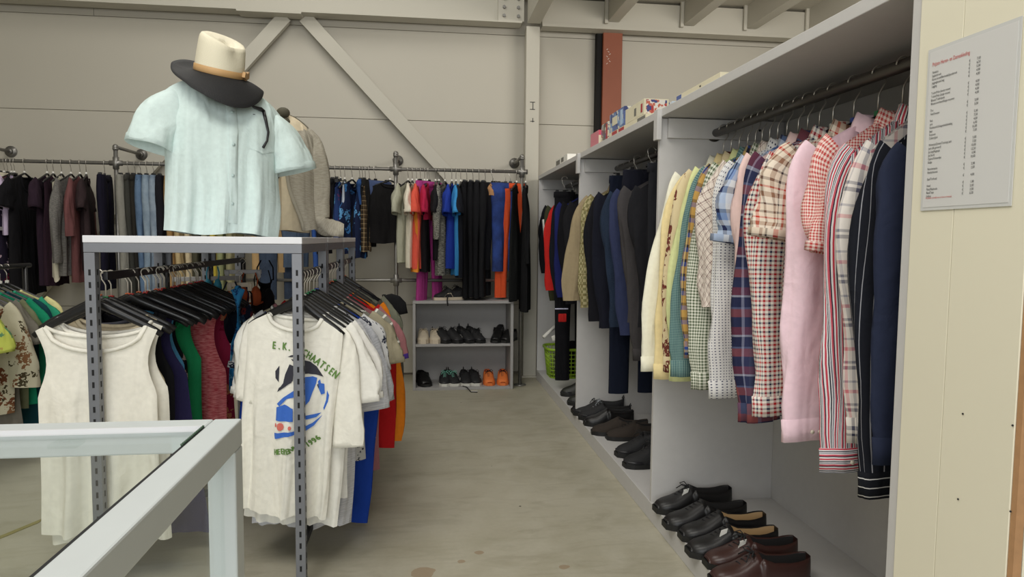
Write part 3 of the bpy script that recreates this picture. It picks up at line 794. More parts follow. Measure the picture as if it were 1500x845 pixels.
P_REDG = cloth(('plaid', .026, [(0, (240, 234, 224)), (.3, (38, 40, 70)), (.5, (240, 234, 224)), (.75, (186, 40, 44))],
                [(0, (240, 234, 224)), (.28, (44, 46, 74)), (.5, (240, 234, 224)), (.78, (188, 44, 46))]))
P_BRNP = cloth(('plaid', .075, [(0, (226, 210, 190)), (.18, (140, 104, 82)), (.3, (226, 210, 190)), (.4, (60, 50, 56)), (.45, (232, 222, 206)), (.6, (190, 62, 50)), (.7, (222, 206, 186)), (.86, (120, 88, 70)), (.94, (226, 212, 194))],
                [(0, (222, 206, 186)), (.2, (66, 54, 58)), (.26, (232, 222, 206)), (.45, (150, 112, 90)), (.6, (230, 218, 200)), (.72, (188, 60, 50)), (.78, (226, 212, 192)), (.92, (92, 72, 66))]))
P_MINI = cloth(('plaid', .0075, [(0, (240, 222, 212)), (.5, (196, 66, 66))], [(0, (240, 222, 212)), (.5, (190, 70, 68))]))
P_STR = cloth(('stripe', .024, [(0, (226, 222, 222)), (.14, (196, 66, 82)), (.28, (226, 222, 222)), (.38, (48, 50, 62)), (.48, (226, 222, 222)), (.56, (92, 98, 116)), (.64, (226, 222, 222)), (.74, (200, 90, 104)), (.9, (40, 42, 56))]))
P_STRH = cloth(('hstripe', .024, [(0, (226, 222, 222)), (.14, (196, 66, 82)), (.28, (226, 222, 222)), (.38, (48, 50, 62)), (.48, (226, 222, 222)), (.56, (92, 98, 116)), (.64, (226, 222, 222)), (.74, (200, 90, 104)), (.9, (40, 42, 56))]))
P_GREYP = cloth(('plaid', .1, [(0, (222, 214, 206)), (.2, (96, 96, 112)), (.3, (222, 214, 206)), (.38, (60, 62, 84)), (.44, (222, 214, 206)), (.7, (206, 120, 128)), (.78, (226, 216, 208)), (.9, (150, 146, 154))],
                 [(0, (224, 216, 208)), (.16, (70, 70, 90)), (.24, (224, 216, 208)), (.3, (90, 92, 108)), (.36, (224, 216, 208)), (.6, (204, 116, 122)), (.68, (222, 214, 206)), (.85, (140, 138, 150)), (.9, (224, 216, 208))]))
P_BLKS = cloth(('stripe', .03, [(0, (24, 26, 34)), (.84, (150, 150, 156)), (.93, (24, 26, 34))]))
P_BLKH = cloth(('stripe', .02, [(0, (22, 24, 30)), (.82, (200, 198, 196)), (.93, (22, 24, 30))]))
P_BEIGEF = cloth(('floral', 13, (222, 204, 164), [(116, 60, 52), (222, 204, 164), (136, 88, 74)], .52))
P_TEAL = cloth(('plaid', .006, [(0, (120, 150, 146)), (.5, (66, 104, 108))], [(0, (140, 164, 156)), (.5, (60, 96, 100))]))
P_YBLU = cloth(('plaid', .05, [(0, (196, 156, 84)), (.4, (52, 78, 150)), (.6, (210, 190, 130)), (.8, (40, 44, 70))], [(0, (190, 150, 84)), (.5, (56, 84, 160)), (.8, (44, 40, 50))]))

def shirt(Y, end, short, label, mat, sl='long', slope=.56, dx=0.0, yaw=0.0, clip='green', r1=.058, cuff=True, **kw):
    """a shirt on the rod of the nearest bay; end is the cuff on the aisle side"""
    X = XC+.233
    e = atY(end[0], end[1], Y-.01)
    kw.setdefault('L', .78)
    return put_garment('shirt', X, Y, 1.645, yaw, short, label, 'shirt', mat, sleeve=sl, ends={-1: (e[0], Y-.012, e[2])}, cuff=(cuff if sl == 'long' else False), collar=True,
                       clip=clip, hw=.182, hem=.165, slope=slope, r0=.088 if sl == 'long' else .098, r1=r1, flat=.32, amp=.012, t1=.024, k=3, tail=.05, nw=.06, nf=.03, group='men\'s shirts in the nearest cabinet bay', hthick=1.0, side=-1, top=-.1, half=.165, sramp=.15, hoff=.012, **kw)
shirt(2.68, (962, 522), 'ivory shirt', 'plain ivory long sleeved shirt, farthest of the patterned shirt row', S(250, 245, 224), clip='white')
shirt(2.61, (982, 533), 'pale yellow shirt', 'plain pale yellow long sleeved shirt beside the ivory one', S(244, 224, 168), clip='white')
shirt(2.54, (993, 522), 'flowered beige shirt', 'beige long sleeved shirt with dark red brown flowers', P_BEIGEF, clip='red')
shirt(2.47, (1001, 535), 'lime shirt', 'plain pale lime shirt edge between flowered beige and teal shirts', S(222, 226, 164), clip='red', r1=.05)
shirt(2.41, (1006, 528), 'teal shirt', 'teal green finely patterned long sleeved shirt', P_TEAL, clip='red', r1=.05)
shirt(2.36, (1022, 500), 'yellow and blue shirt', 'yellow, brown and blue checked shirt mostly hidden behind green gingham', P_YBLU, clip='green', r1=.05, L=.8)
shirt(2.305, (1036, 545), 'green gingham shirt', 'green and white gingham shirt with buttoned cuffs', P_GREENG, clip='green', cuff=2, r1=.064)
shirt(2.25, (1053, 448), 'brown diagonal checked shirt', 'white shirt with brown diagonal check, short of the dotted one', P_BROWND, clip='red', sl='three', r1=.062)
shirt(2.19, (1071, 556), 'dotted white shirt', 'white long sleeved shirt with tiny dark dots', P_DOTS, clip='red', r1=.066)
shirt(2.12, (1090, 358), 'blue plaid shirt', 'blue and navy plaid short sleeved shirt', P_BLUEP, sl='short', clip='green', r1=.082)
shirt(2.065, (1112, 500), 'light pink shirt', 'plain light pink long sleeved shirt beside the blue plaid', S(240, 208, 202), clip='orange', r1=.058)
shirt(2.0, (1110, 590), 'navy and maroon checked shirt', 'navy and maroon large check long sleeved shirt', P_NAVYR, clip='green', r1=.062)
shirt(1.93, (1132, 580), 'red gingham shirt', 'red, navy and white small checked shirt with long sleeves', P_REDG, clip='white', r1=.06)
shirt(1.83, (1152, 352), 'brown plaid shirt', 'brown, red and cream plaid short sleeved shirt', P_BRNP, sl='short', clip='blue', r1=.085)
shirt(1.725, (1184, 612), 'lilac shirt', 'plain lilac pink long sleeved dress shirt with two cuff buttons', S(240, 210, 220), clip='green', cuff=2, r1=.07, placket=True, buttons=5)
shirt(1.63, (1218, 372), 'tiny gingham shirt', 'red and white tiny gingham short sleeved shirt', P_MINI, sl='short', clip='white', r1=.07, slope=.66)
shirt(1.555, (1243, 655), 'red and black striped shirt', 'white shirt with red and black stripes and crosswise striped cuff', P_STR, clip='green', cuffmat=P_STR, r1=.056, cuff=2, slope=.72)
shirt(1.485, (1276, 612), 'grey and pink plaid shirt', 'cream, grey and pink plaid long sleeved shirt', P_GREYP, clip='green', r1=.05, L=.8, slope=.72)
shirt(1.425, (1290, 690), 'black pinstriped shirt', 'black shirt with thin white stripes and low hanging cuff', P_BLKS, clip='green', cuffmat=P_BLKH, r1=.058, slope=.8)
shirt(1.37, (1314, 640), 'navy shirt', 'plain dark navy long sleeved shirt, nearest to the cream partition', S(36, 42, 62), clip='white', r1=.045, L=.84, slope=.85)

# ---- middle bay: blazers and trousers
def jacket(Y, end, short, label, mat, cat='jacket', name='jacket', L=.76, **kw):
    X = XC+.233; e = atY(end[0], end[1], Y-.01)
    kw.setdefault('r1', .062); kw.setdefault('sleeve', 'long'); kw.setdefault('hw', .2); kw.setdefault('hem', .19)
    return put_garment(name, X, Y, 1.645, 0, short, label, cat, mat, ends={-1: (e[0], Y-.012, e[2])}, collar=True, L=L, slope=.56, sramp=.14, hoff=.012, half=.18, top=-.095,
                       r0=.095, flat=.34, amp=.008, t1=.035, nw=.075, nf=.08, side=-1, clip=None, **kw)
G2 = 'jackets in the middle cabinet bay'
jacket(4.14, (840, 440), 'beige coat', 'plain beige coat, farthest garment of the middle cabinet bay', S(160, 144, 114), group=G2, cat='coat', name='coat')
jacket(4.02, (864, 450), 'checked tweed jacket', 'yellow green checked tweed jacket', cloth(('tweed', (128, 122, 82), (178, 168, 128), (110, 92, 50))), group=G2)
jacket(3.90, (880, 470), 'first black blazer', 'black blazer directly beside the checked tweed jacket', S(24, 24, 30), group=G2)
jacket(3.80, (893, 480), 'second black blazer', 'very dark navy blazer, second from the tweed jacket', S(26, 28, 40), group=G2)
jacket(3.60, (912, 478), 'dark teal blazer', 'dark blue denim jacket in the middle cabinet bay', cloth(('denim', (22, 33, 50), (30, 44, 66))), group=G2)
jacket(3.45, (928, 490), 'slate blue blazer', 'slate blue linen blazer between denim and grey jackets', S(52, 59, 90), group=G2)
jacket(3.30, (945, 510), 'dark grey blazer', 'dark grey wool blazer with cuff buttons', S(70, 67, 68), group=G2, cuff=2)
jacket(3.15, (972, 515), 'black suit jacket', 'black suit jacket mostly hidden behind the side panel', S(32, 32, 36), group=G2)
def trou(x, Y, rz, yaw, bottom, short, label, mat, name='trousers', hw=.17, rod=.0135, cat='trousers', group=None, xpix=None, **kw):
    q = atY(xpix or 700, bottom, Y)
    L = (rz-.10)-q[2]
    return put_garment(name, x, Y, rz, yaw, short, label, cat, mat, kind='trousers', L=L, hw=hw, rod=rod, clip=None, group=group, legs=kw)
trou(XC+.20, 3.71, 1.645, 0, 575, 'navy trousers', 'dark navy trousers hanging low between the dark jackets', S(20, 26, 42), xpix=905, rod=.0165, hw=.15)
trou(XC+.20, 3.08, 1.645, .1, 650, 'charcoal suit trousers', 'long charcoal suit trousers beside the nearer side panel', S(36, 37, 42), xpix=945, rod=.0165, hw=.15, fold=True)
trou(XC+.17, 3.38, 1.645, 0, 400, 'folded black trousers', 'black trousers clipped high at the rod behind blazers', S(24, 25, 36), xpix=930, rod=.0165, hw=.14)
trou(XC+.17, 3.72, 1.645, 0, 420, 'folded midnight trousers', 'midnight blue trousers clipped high at the rod above dark blazers', S(20, 24, 42), xpix=905, rod=.0165, hw=.14) if False else None

# ---- far bay
G3 = 'jackets in the farthest cabinet bay'
jacket(5.55, (801, 400), 'black and white tracksuit top', 'black tracksuit jacket with white sleeve patches in farthest bay', S(26, 26, 30), group=G3, L=.6, r1=.05, sleevemat=None)
jacket(5.40, (815, 440), 'olive jacket', 'olive green bomber jacket hem showing below red jacket', S(64, 66, 46), group=G3, L=.75, r1=.05)
jacket(5.22, (812, 425), 'red jacket', 'bright red jacket in the farthest cabinet bay', S(196, 40, 36), group=G3, L=.6, r1=.055)
jacket(5.08, (822, 440), 'navy track jacket', 'black jacket between the red and royal blue ones', S(24, 26, 34), group=G3, L=.7, r1=.05)
jacket(4.95, (828, 435), 'royal blue jacket', 'royal blue sports jacket with white hem in farthest bay', S(32, 38, 96), group=G3, L=.72, r1=.055)
jacket(4.80, (838, 445), 'black windbreaker', 'plain black windbreaker next to the royal blue jacket', S(22, 22, 26), group=G3, L=.72, r1=.055)
jacket(4.62, (846, 440), 'dark overcoat', 'black overcoat nearest to the bay divider, mostly hidden', S(30, 30, 34), group=G3, L=.72, r1=.05)
trou(XC+.07, 5.05, 1.645, 0, 556, 'black track trousers', 'long black track trousers hanging in front of the green basket', S(20, 20, 24), xpix=823, rod=.0165, hw=.075, fold=True, thick=.03, r_hem=.055)
trou(XC+.2, 5.33, 1.645, 0, 500, 'black jogging trousers', 'black jogging trousers dipping into the green basket', S(24, 24, 28), xpix=830, rod=.0165, hw=.13)
MB().obox((atY(812, 385, 5.5)[0], 5.40, atY(812, 385, 5.5)[2]), (.02, 0, 0), (0, .002, 0), (0, 0, .05)) if False else None
q = atY(813, 316, 5.42)
tag(MB().obox((q[0], 5.43, q[2]), (.02, .0, -.008), (0, .0015, 0), (.008, 0, .02)).build('price_tag', M_WHITE, None, False), 'white price tag on the black tracksuit jacket', 'tag')
for i, (px, py, wz) in enumerate(((798, 335, .075), (807, 356, .07))):
    q = atY(px, py, 5.45)
    o = MB().obox((q[0], 5.46, q[2]), (.013, .0, 0), (0, .02, 0), (-.008, 0, wz)).build('sleeve_patch', M_WHITE, None, True, bevel=.008)
    tag(o, ['white sleeve patch on the left of the black tracksuit jacket', 'white sleeve patch on the right of the black tracksuit jacket'][i], 'patch')
# ------------------------------------------------------------------ back wall rack: rail along x
RL = -.001
def rackx(px, py=245): return atY(px, py, RY)[0]
def onrack(px, bottom, short, label, mat, yaw=None, kind='top', name=None, cat=None, **kw):
    x = rackx(px)
    if yaw is None: yaw = PI/2
    if kind == 'trousers':
        kw.setdefault('hw', .16)
        L = (RKZ-.10)-atY(px, bottom, RY-.1)[2]
        g = kw.pop('group', None); hw = kw.pop('hw')
        return put_garment(name or 'trousers', x, RY, RKZ, yaw, short, label, cat or 'trousers', mat, kind='trousers', L=L, hw=hw, rod=.0135, clip=None, group=g, legs=kw)
    L = (RKZ-.088)-atY(px, bottom, RY-.1)[2]
    kw.setdefault('sleeve', 'short'); kw.setdefault('hw', .2); kw.setdefault('clip', 'white')
    return put_garment(name or 'top', x, RY, RKZ, yaw, short, label, cat or 'top', mat, L=L, rod=.0135, t1=kw.pop('t1', .035), amp=kw.pop('amp', .012), **kw)
H = PI/2
GA = 'women\'s clothes on the left of the back rack'
# yaw slightly less than 90 degrees shows the front
onrack(-8, 420, 'polka dotted black top', 'black top with small white dots at the left end of back rack', cloth(('dots', .02, (28, 28, 32), (210, 205, 205), .22)), yaw=H+.16, group=GA)
onrack(6, 330, 'red top', 'bright red top with short sleeves near left end of back rack', S(190, 36, 44), yaw=H+.16, group=GA, name='top', r1=.075)
onrack(11, 405, 'cream trousers', 'long cream trousers partly behind the red and lilac tops', S(214, 206, 184), kind='trousers', yaw=H, hw=.13, fold=True)
onrack(17, 420, 'burgundy flowered dress', 'dark dress with burgundy and pale flowers below the lilac top', cloth(('floral', 14, (34, 28, 44), [(120, 32, 54), (170, 150, 160), (34, 28, 44)], .34)), name='dress', cat='dress', yaw=H, sleeve=None, arm=(.2, .13))
onrack(21, 345, 'lilac top', 'pale lilac short sleeved top beside the black dress', S(196, 180, 204), yaw=H+.1, group=GA, r1=.08)
onrack(36, 432, 'black dress', 'long black short sleeved dress on back rack, seen from the front', S(22, 21, 24), yaw=H-.02, name='dress', cat='dress', r1=.085, nf=.11, nw=.07, hem=.23)
onrack(69, 418, 'first plum dress', 'dark plum ruffled sleeve dress, left one of the plum pair', S(46, 32, 44), yaw=H+.12, name='dress', cat='dress', r1=.08)
onrack(78, 418, 'second plum dress', 'dark plum dress, right one of the plum pair', S(52, 34, 46), yaw=H+.16, name='dress', cat='dress', sleeve=None)
onrack(90, 405, 'ivory blouse', 'ivory blouse with a pointed hem beside the grey sweater', S(222, 216, 194), yaw=H+.15, name='blouse', cat='blouse', sleeve=None, tail=-.08)
onrack(104, 402, 'grey sweater', 'heather grey knitted sweater on the back rack', cloth(('heather', (92, 90, 88), (122, 119, 114))), yaw=H+.05, name='sweater', cat='sweater', sleeve='long', t1=.05, hw=.21, r1=.06)
onrack(117, 412, 'dusty rose cardigan', 'dusty rose brown cardigan right of the grey sweater', S(112, 72, 72), yaw=H+.16, name='cardigan', cat='cardigan', sleeve='three', r1=.07, group=None)
onrack(126, 395, 'dark wrap top', 'dark brown top with elbow sleeves behind the dusty rose cardigan', S(52, 40, 42), yaw=H+.32, sleeve='short', r1=.07)
onrack(153, 425, 'midnight wide trousers', 'very dark navy wide trousers hanging alone left of the post', S(24, 22, 38), kind='trousers', yaw=H+.14, hw=.15)
tro = [(188, 'light grey trousers', 'light grey trousers directly right of the tall pipe post', S(136, 134, 126), .0), (198, 'charcoal trousers', 'charcoal trousers beside the light grey pair', S(58, 58, 54), 0),
       (206, 'black brown trousers', 'very dark brown trousers between the charcoal pair and blue jeans', S(42, 40, 36), 0), (215, 'mid blue jeans', 'mid blue faded jeans left of the light blue ones', cloth(('denim', (58, 80, 108), (92, 116, 144))), 0),
       (225, 'pale blue jeans', 'pale blue washed jeans on back rack', cloth(('denim', (98, 116, 134), (136, 152, 166))), 0), (235, 'grey blue ripped jeans', 'grey blue ripped jeans beside the mint shirt sleeve', cloth(('denim', (84, 100, 120), (140, 154, 168))), 0),
       (244, 'black jeans', 'black jeans just left of the mint shirt body', S(26, 26, 32), 0), (256, 'tan trousers', 'tan trousers showing under the white table top', S(156, 124, 80), 0),
       (268, 'sand coloured trousers', 'sand coloured trousers seen under the table top', S(182, 162, 122), 0), (281, 'beige trousers', 'beige trousers right of the sand coloured pair', S(194, 178, 146), 0),
       (294, 'dark olive trousers', 'dark olive trousers seen under the table top', S(70, 68, 54), 0), (305, 'stone grey trousers', 'stone grey trousers left of the mustard pair', S(152, 152, 130), 0),
       (317, 'mustard trousers', 'mustard yellow trousers seen under the table top', S(186, 166, 66), 0), (330, 'sage green trousers', 'sage green trousers right of the mustard pair', S(134, 138, 100), 0),
       (343, 'pale olive trousers', 'pale olive trousers, right end of the trouser row', S(140, 136, 104), 0)]
for px, sh_, lb, mt, yw in tro:
    onrack(px, 438 if px < 250 else 425, sh_, lb, mt, kind='trousers', yaw=H-.1, hw=.15, fold=(px in (198, 206)), group=None, thick=.034)
onrack(398, 400, 'tan and navy shorts', 'tan shorts hanging behind the table, left of navy jeans', S(176, 146, 104), kind='trousers', yaw=.4, hw=.17)
onrack(408, 440, 'dark denim jeans', 'dark denim jeans hanging behind the table legs', cloth(('denim', (34, 44, 60), (48, 60, 80))), kind='trousers', yaw=.5, hw=.17)
onrack(432, 392, 'slate denim skirt', 'slate denim skirt seen under the right table end', cloth(('denim', (54, 68, 88), (70, 86, 108))), kind='trousers', yaw=.7, hw=.15, fold=True, name='skirt', cat='skirt')
onrack(464, 400, 'bright blue shorts', 'bright blue trousers, first right of the grey cardigan', S(52, 84, 150), kind='trousers', yaw=H-.1, hw=.13)
onrack(474, 372, 'black crop trousers', 'black trousers between the bright blue and maroon garments', S(30, 30, 34), kind='trousers', yaw=H-.3, hw=.13)
onrack(483, 340, 'maroon trousers', 'maroon brown short trousers on the back rack', S(98, 54, 52), kind='trousers', yaw=H-.2, hw=.13)
onrack(491, 355, 'narrow black skirt', 'narrow black skirt right of the maroon trousers', S(24, 24, 28), kind='trousers', yaw=H-.1, hw=.13, name='skirt', cat='skirt', fold=True)
BF = cloth(('floral', 12, (24, 34, 64), [(60, 116, 176), (24, 34, 64), (92, 150, 200)], .42))
onrack(499, 362, 'blue flowered blouse', 'blue and red flowered blouse edge left of the white and blue one', cloth(('floral', 14, (40, 60, 110), [(96, 160, 210), (140, 50, 70), (40, 60, 110)], .4)), yaw=H-.1, name='blouse', cat='blouse', sleeve=None, hk='clip')
onrack(505, 345, 'white patterned scarf top', 'thin white and pale blue top between blue flowered blouses', cloth(('floral', 16, (200, 208, 220), [(120, 160, 200), (200, 208, 220)], .36)), yaw=H, sleeve=None, t1=.02, hw=.14)
onrack(516, 372, 'blue leaf dress', 'dark dress with large bright blue leaves, left of the pair', BF, yaw=H-.4, name='dress', cat='dress', sleeve=None, arm=(.2, .13), hw=.2)
onrack(527, 378, 'long blue leaf dress', 'longer dark dress with bright blue leaves, right of the pair', BF, yaw=H-.1, name='dress', cat='dress', sleeve=None, arm=(.2, .13), hw=.18)
onrack(535, 368, 'brown checked skirt', 'brown and cream checked garment beside blue leaf dresses', cloth(('plaid', .035, [(0, (62, 50, 38)), (.5, (150, 128, 96)), (.7, (40, 34, 28))], [(0, (70, 56, 42)), (.5, (160, 140, 110)), (.7, (44, 36, 30))])), yaw=H, sleeve=None, name='skirt', cat='skirt', hw=.17)
onrack(531, 300, 'blue shaded shorts', 'blue shorts peeking above the brown checked skirt', S(46, 78, 130), kind='trousers', yaw=H-.1, hw=.13)
onrack(541, 362, 'black culottes', 'black culottes with rounded hem behind slate blue shorts', S(28, 28, 28), kind='trousers', yaw=H-.3, hw=.14)
onrack(550, 330, 'slate blue shorts', 'slate blue shorts with white hem band', S(70, 84, 120), kind='trousers', yaw=.75, hw=.15, hemmat=S(216, 218, 224))
onrack(571, 356, 'black knitted top', 'black knitted top hanging behind the tall post', S(22, 21, 22), yaw=.35, hw=.2, sleeve='three', r1=.06, t1=.05, nf=.03)
# right section
onrack(598, 385, 'sage grey cardigan', 'pale sage grey top, first right of the tall post', S(168, 168, 150), yaw=H-.35, sleeve='short', r1=.07, hw=.2)
onrack(604, 392, 'cream tee', 'cream short sleeved tee left of the orange one', S(222, 214, 196), yaw=H-.1, sleeve='short', r1=.08)
onrack(610, 398, 'orange top', 'yellow orange top between the cream and coral tees', S(232, 146, 54), yaw=H-.0, sleeve=None)
onrack(616, 392, 'coral tee', 'coral red tee with rolled sleeves', S(222, 92, 74), yaw=H-.15, sleeve='short', r1=.085, t1=.05)
onrack(622, 398, 'black camisole', 'narrow black top behind coral tee', S(24, 22, 26), yaw=H, sleeve=None)
onrack(626, 322, 'crimson top', 'crimson pink short top right of the coral tee', S(176, 36, 72), yaw=H-.1, sleeve='short', r1=.07)
onrack(629, 440, 'magenta trousers', 'magenta jersey trousers hanging down onto the shoe shelf top', S(168, 62, 132), kind='trousers', yaw=.9, hw=.16)
onrack(638, 330, 'dusty pink top', 'dusty pink thin top right of the crimson one', S(176, 108, 124), yaw=H, sleeve=None, t1=.02)
onrack(643, 380, 'black tee', 'black tee left of the speckled knit top', S(26, 25, 28), yaw=H-.1, sleeve='short', r1=.07)
onrack(652, 402, 'speckled knit top', 'black and white speckled knit top', cloth(('heather', (50, 50, 46), (150, 148, 138))), yaw=H-.25, sleeve='three', r1=.06, t1=.045)
onrack(662, 392, 'royal blue tee', 'royal blue sports tee with short sleeves', S(34, 58, 150), yaw=H-.15, sleeve='short', r1=.085, t1=.04)
onrack(668, 403, 'sky blue tee', 'sky blue sports tee right of royal blue one', S(60, 140, 200), yaw=H, sleeve='short', r1=.08)
onrack(675, 405, 'navy striped tee', 'black sports tee with white shoulder stripes', S(26, 28, 36), yaw=H-.1, sleeve='short', r1=.08)
for i, px in enumerate((684, 693, 702, 711)):
    onrack(px, 437-2*(i % 2), ['first', 'second', 'third', 'fourth'][i]+' pair of long black trousers', ['long black trousers right of the striped sports tee', 'second long black trousers from the striped sports tee', 'third long black trousers from the striped sports tee', 'fourth long black trousers, left of the tan camisole'][i],
           S(20+2*i, 20+2*i, 23+2*i), kind='trousers', yaw=H-.25, hw=.14, thick=.032)
onrack(722, 396, 'black leggings', 'black leggings with white zip below the tan camisole', S(26, 26, 30), kind='trousers', yaw=.5, hw=.13)
q = rackx(722)
put_garment('camisole', q, RY-.02, RKZ, .3, 'tan camisole', 'small tan camisole folded over black leggings waist', 'camisole', S(176, 132, 92), L=.1, hw=.09, sleeve=None, slope=.05, nw=.03, nf=.02, top=-.1, hk='clip', clip=None, rod=.0135, t1=.03)
onrack(741, 398, 'dark blue jeans', 'shiny dark blue jeans on back rack right end', cloth(('denim', (20, 28, 66), (40, 64, 132))), kind='trousers', yaw=.3, hw=.12, thick=.04)
onrack(748, 437, 'orange trousers', 'long orange trousers behind dark blue jeans, above shoe shelf', S(214, 84, 46), kind='trousers', yaw=.15, hw=.13)
onrack(757, 440, 'long black coat', 'long black garment right of the orange trousers', S(26, 27, 27), yaw=H-.3, sleeve=None, name='dress', cat='dress', hw=.19)
onrack(770, 455, 'longest black cardigan', 'longest black cardigan at the right end of the back rack', S(22, 22, 24), yaw=H-.1, sleeve='long', name='cardigan', cat='cardigan', hw=.2, r1=.05)

# ------------------------------------------------------------------ T-shirts on the right rail under the tables
XR = -.425
def tee(Y, short, label, mat, end=None, end2=None, yaw=-.12, sl='short', L=.72, hw=.2, clip='green', name='t_shirt', cat='T-shirt', **kw):
    en = None
    def ep(p):
        yy = Y
        for _ in range(4): e = atY(p[0], p[1], yy); yy = Y+math.tan(yaw)*(e[0]-XR)
        return (e[0], yy, e[2])
    if end: en = {1: ep(end)}
    if end2: en[-1] = ep(end2)
    kw.setdefault('r1', .075); kw.setdefault('r0', .095); kw.setdefault('roll', .03)
    return put_garment(name, XR, Y, RZ, yaw, short, label, cat, mat, sleeve=sl, ends=en, L=L, hw=hw, clip=clip, slope=.56, flat=kw.pop('flat', .36), amp=kw.pop('amp', .02), k=4, t1=kw.pop('t1', .03), rod=.0125,
                       nw=kw.pop('nw', .088), nf=kw.pop('nf', .045), hookc=M_WIREW, half=.168, hthick=1.7, side=-1, **kw)
tW, bW, DW = tee(2.455, 'printed white T-shirt', 'white T-shirt with a blue skater print and green lettering', M_TEAW, yaw=-.2, roll=.09, L=.76, hw=.17, hem=.16, clip='white', nf=.05, r1=.052, r0=.074, amp=.02, end=(511, 655), end2=(366, 590), nw=.095, sback=.03)
# print on its front
def on_shirt(mb, vs, fs):
    b = mb.add([bW.front(x, z, .0025) for x, z in vs])
    for f in fs: mb.face([b+i for i in f])
def poly_print(mb, pts, sub=.012):
    bm = bmesh.new(); vv = [bm.verts.new((x, 0, z)) for x, z in pts]; bm.faces.new(vv)
    bmesh.ops.triangulate(bm, faces=bm.faces[:])
    for _ in range(4):
        es = [e for e in bm.edges if e.calc_length() > sub]
        if not es: break
        bmesh.ops.subdivide_edges(bm, edges=es, cuts=1)
        bmesh.ops.triangulate(bm, faces=bm.faces[:])
    bm.verts.index_update()
    on_shirt(mb, [(v.co.x, v.co.z) for v in bm.verts], [[v.index for v in f.verts] for f in bm.faces]); bm.free()
SX, SZ = tW.location.x, RZ
RW = np.array(Matrix.Rotation(-.2, 3, 'Z') @ Matrix.Rotation(.09, 3, 'Y')); PW = np.array([XR, 2.455, RZ])
def pxs(px, py):
    o = RW.T @ (np.array([0, 0, CAMH])-PW); d = RW.T @ ray(px, py); t_ = (-.025-o[1])/d[1]; q = o+d*t_
    return (q[0], q[2])
GR = plain('green_print', (104, 140, 72), .9); BL = plain('blue_print', (62, 112, 206), .9); BK = plain('dark_print', (56, 56, 66), .9); RD = plain('red_print', (222, 118, 106), .9)
g = MB()
def arc_text(txt, pts, size):
    # place letters along the polyline pts (pixel positions of the print)
    P = [pxs(*p) for p in pts]; L = [0]
    for i in range(1, len(P)): L.append(L[-1]+math.dist(P[i], P[i-1]))
    n = len(txt)
    for i, ch in enumerate(txt):
        if ch == ' ': continue
        d = L[-1]*(i+.5)/n; k = 0
        while k < len(L)-2 and L[k+1] < d: k += 1
        f = (d-L[k])/(L[k+1]-L[k]); a, b_ = P[k], P[k+1]
        cx_, cz_ = a[0]+(b_[0]-a[0])*f, a[1]+(b_[1]-a[1])*f; an = math.atan2(b_[1]-a[1], b_[0]-a[0])
        vs, fs = text_mesh(ch, size, 'CENTER'); g_ = MB()
        for s_, o_ in ((0, 0), (.0015, 0), (-.0012, .0008), (0, .0016)):
            on_shirt(g_, [(cx_+(p[0]*.66+s_)*math.cos(an)-(p[1]+o_-size*.35)*math.sin(an), cz_+(p[0]*.66+s_)*math.sin(an)+(p[1]+o_-size*.35)*math.cos(an)) for p in vs], fs)
        g_.build('letter', GR, tW, False, dz=DW)
arc_text('E.K. SCHAATSEN', [(396, 506), (418, 508), (436, 512), (460, 526), (493, 552)], .036)
arc_text('HEERENVEEN 1996', [(403, 661), (422, 660), (444, 654), (466, 641)], .028)
bl = MB()
def cp(pts): return [pxs(x/4.223+380, y/4.223+480) for x, y in pts]
for pts in ([(268, 308), (330, 300), (356, 310), (350, 345), (333, 352), (330, 400), (315, 450), (290, 478), (225, 480), (222, 430), (240, 380)],
            [(360, 332), (372, 320), (377, 345), (396, 350), (392, 376), (398, 410), (378, 416), (366, 380)],
            [(110, 470), (150, 430), (220, 385), (220, 428), (170, 440), (130, 482)],
            [(108, 490), (160, 472), (212, 500), (212, 578), (150, 575), (105, 570)],
            [(412, 390), (427, 420), (420, 460), (392, 515), (388, 500), (406, 450)],
            [(225, 545), (378, 528), (352, 552), (225, 574)],
            [(225, 622), (280, 608), (332, 585), (382, 545), (340, 602), (280, 640), (225, 655)],
            [(90, 648), (220, 640), (220, 662), (98, 684)]):
    poly_print(bl, cp(pts))
bl.build('blue_print', BL, tW, False, dz=DW)
bk = MB()
for pts in ([(120, 235), (95, 270), (97, 312), (118, 338), (110, 300), (118, 262)],
            [(182, 228), (212, 240), (206, 330), (150, 372), (108, 398), (148, 342), (158, 290)],
            [(225, 205), (270, 203), (312, 211), (352, 240), (392, 306), (350, 290), (300, 284), (225, 296)],
            [(170, 182), (192, 172), (218, 170), (216, 182), (190, 184)], [(190, 196), (214, 200), (214, 214), (202, 208)],
            [(120, 372), (160, 345), (205, 338), (160, 358), (112, 392)], [(355, 352), (372, 345), (364, 378)]):
    poly_print(bk, cp(pts))
bk.build('dark_print', BK, tW, False, dz=DW)
rd = MB()
for (px, py, r) in ((412, 624, .012), (426, 626, .006), (404, 622, .006)):
    c = pxs(px, py); poly_print(rd, [(c[0]+r*math.cos(a*PI/5), c[1]+r*1.2*math.sin(a*PI/5)) for a in range(10)])
rd.build('red_print', RD, tW, False, dz=DW)
tee(2.50, 'second white T-shirt', 'plain white T-shirt right behind the printed one', S(242, 240, 232), yaw=-.15, L=.80, hw=.182, hem=.172, roll=.05, end=(523, 590), end2=(372, 585), r0=.08)
tee(2.56, 'third white T-shirt', 'white T-shirt with a wide sleeve, third from the front', S(240, 238, 232), yaw=-.1, L=.74, hw=.185, hem=.17, clip='white', end=(532, 585), end2=(374, 580), r0=.08)
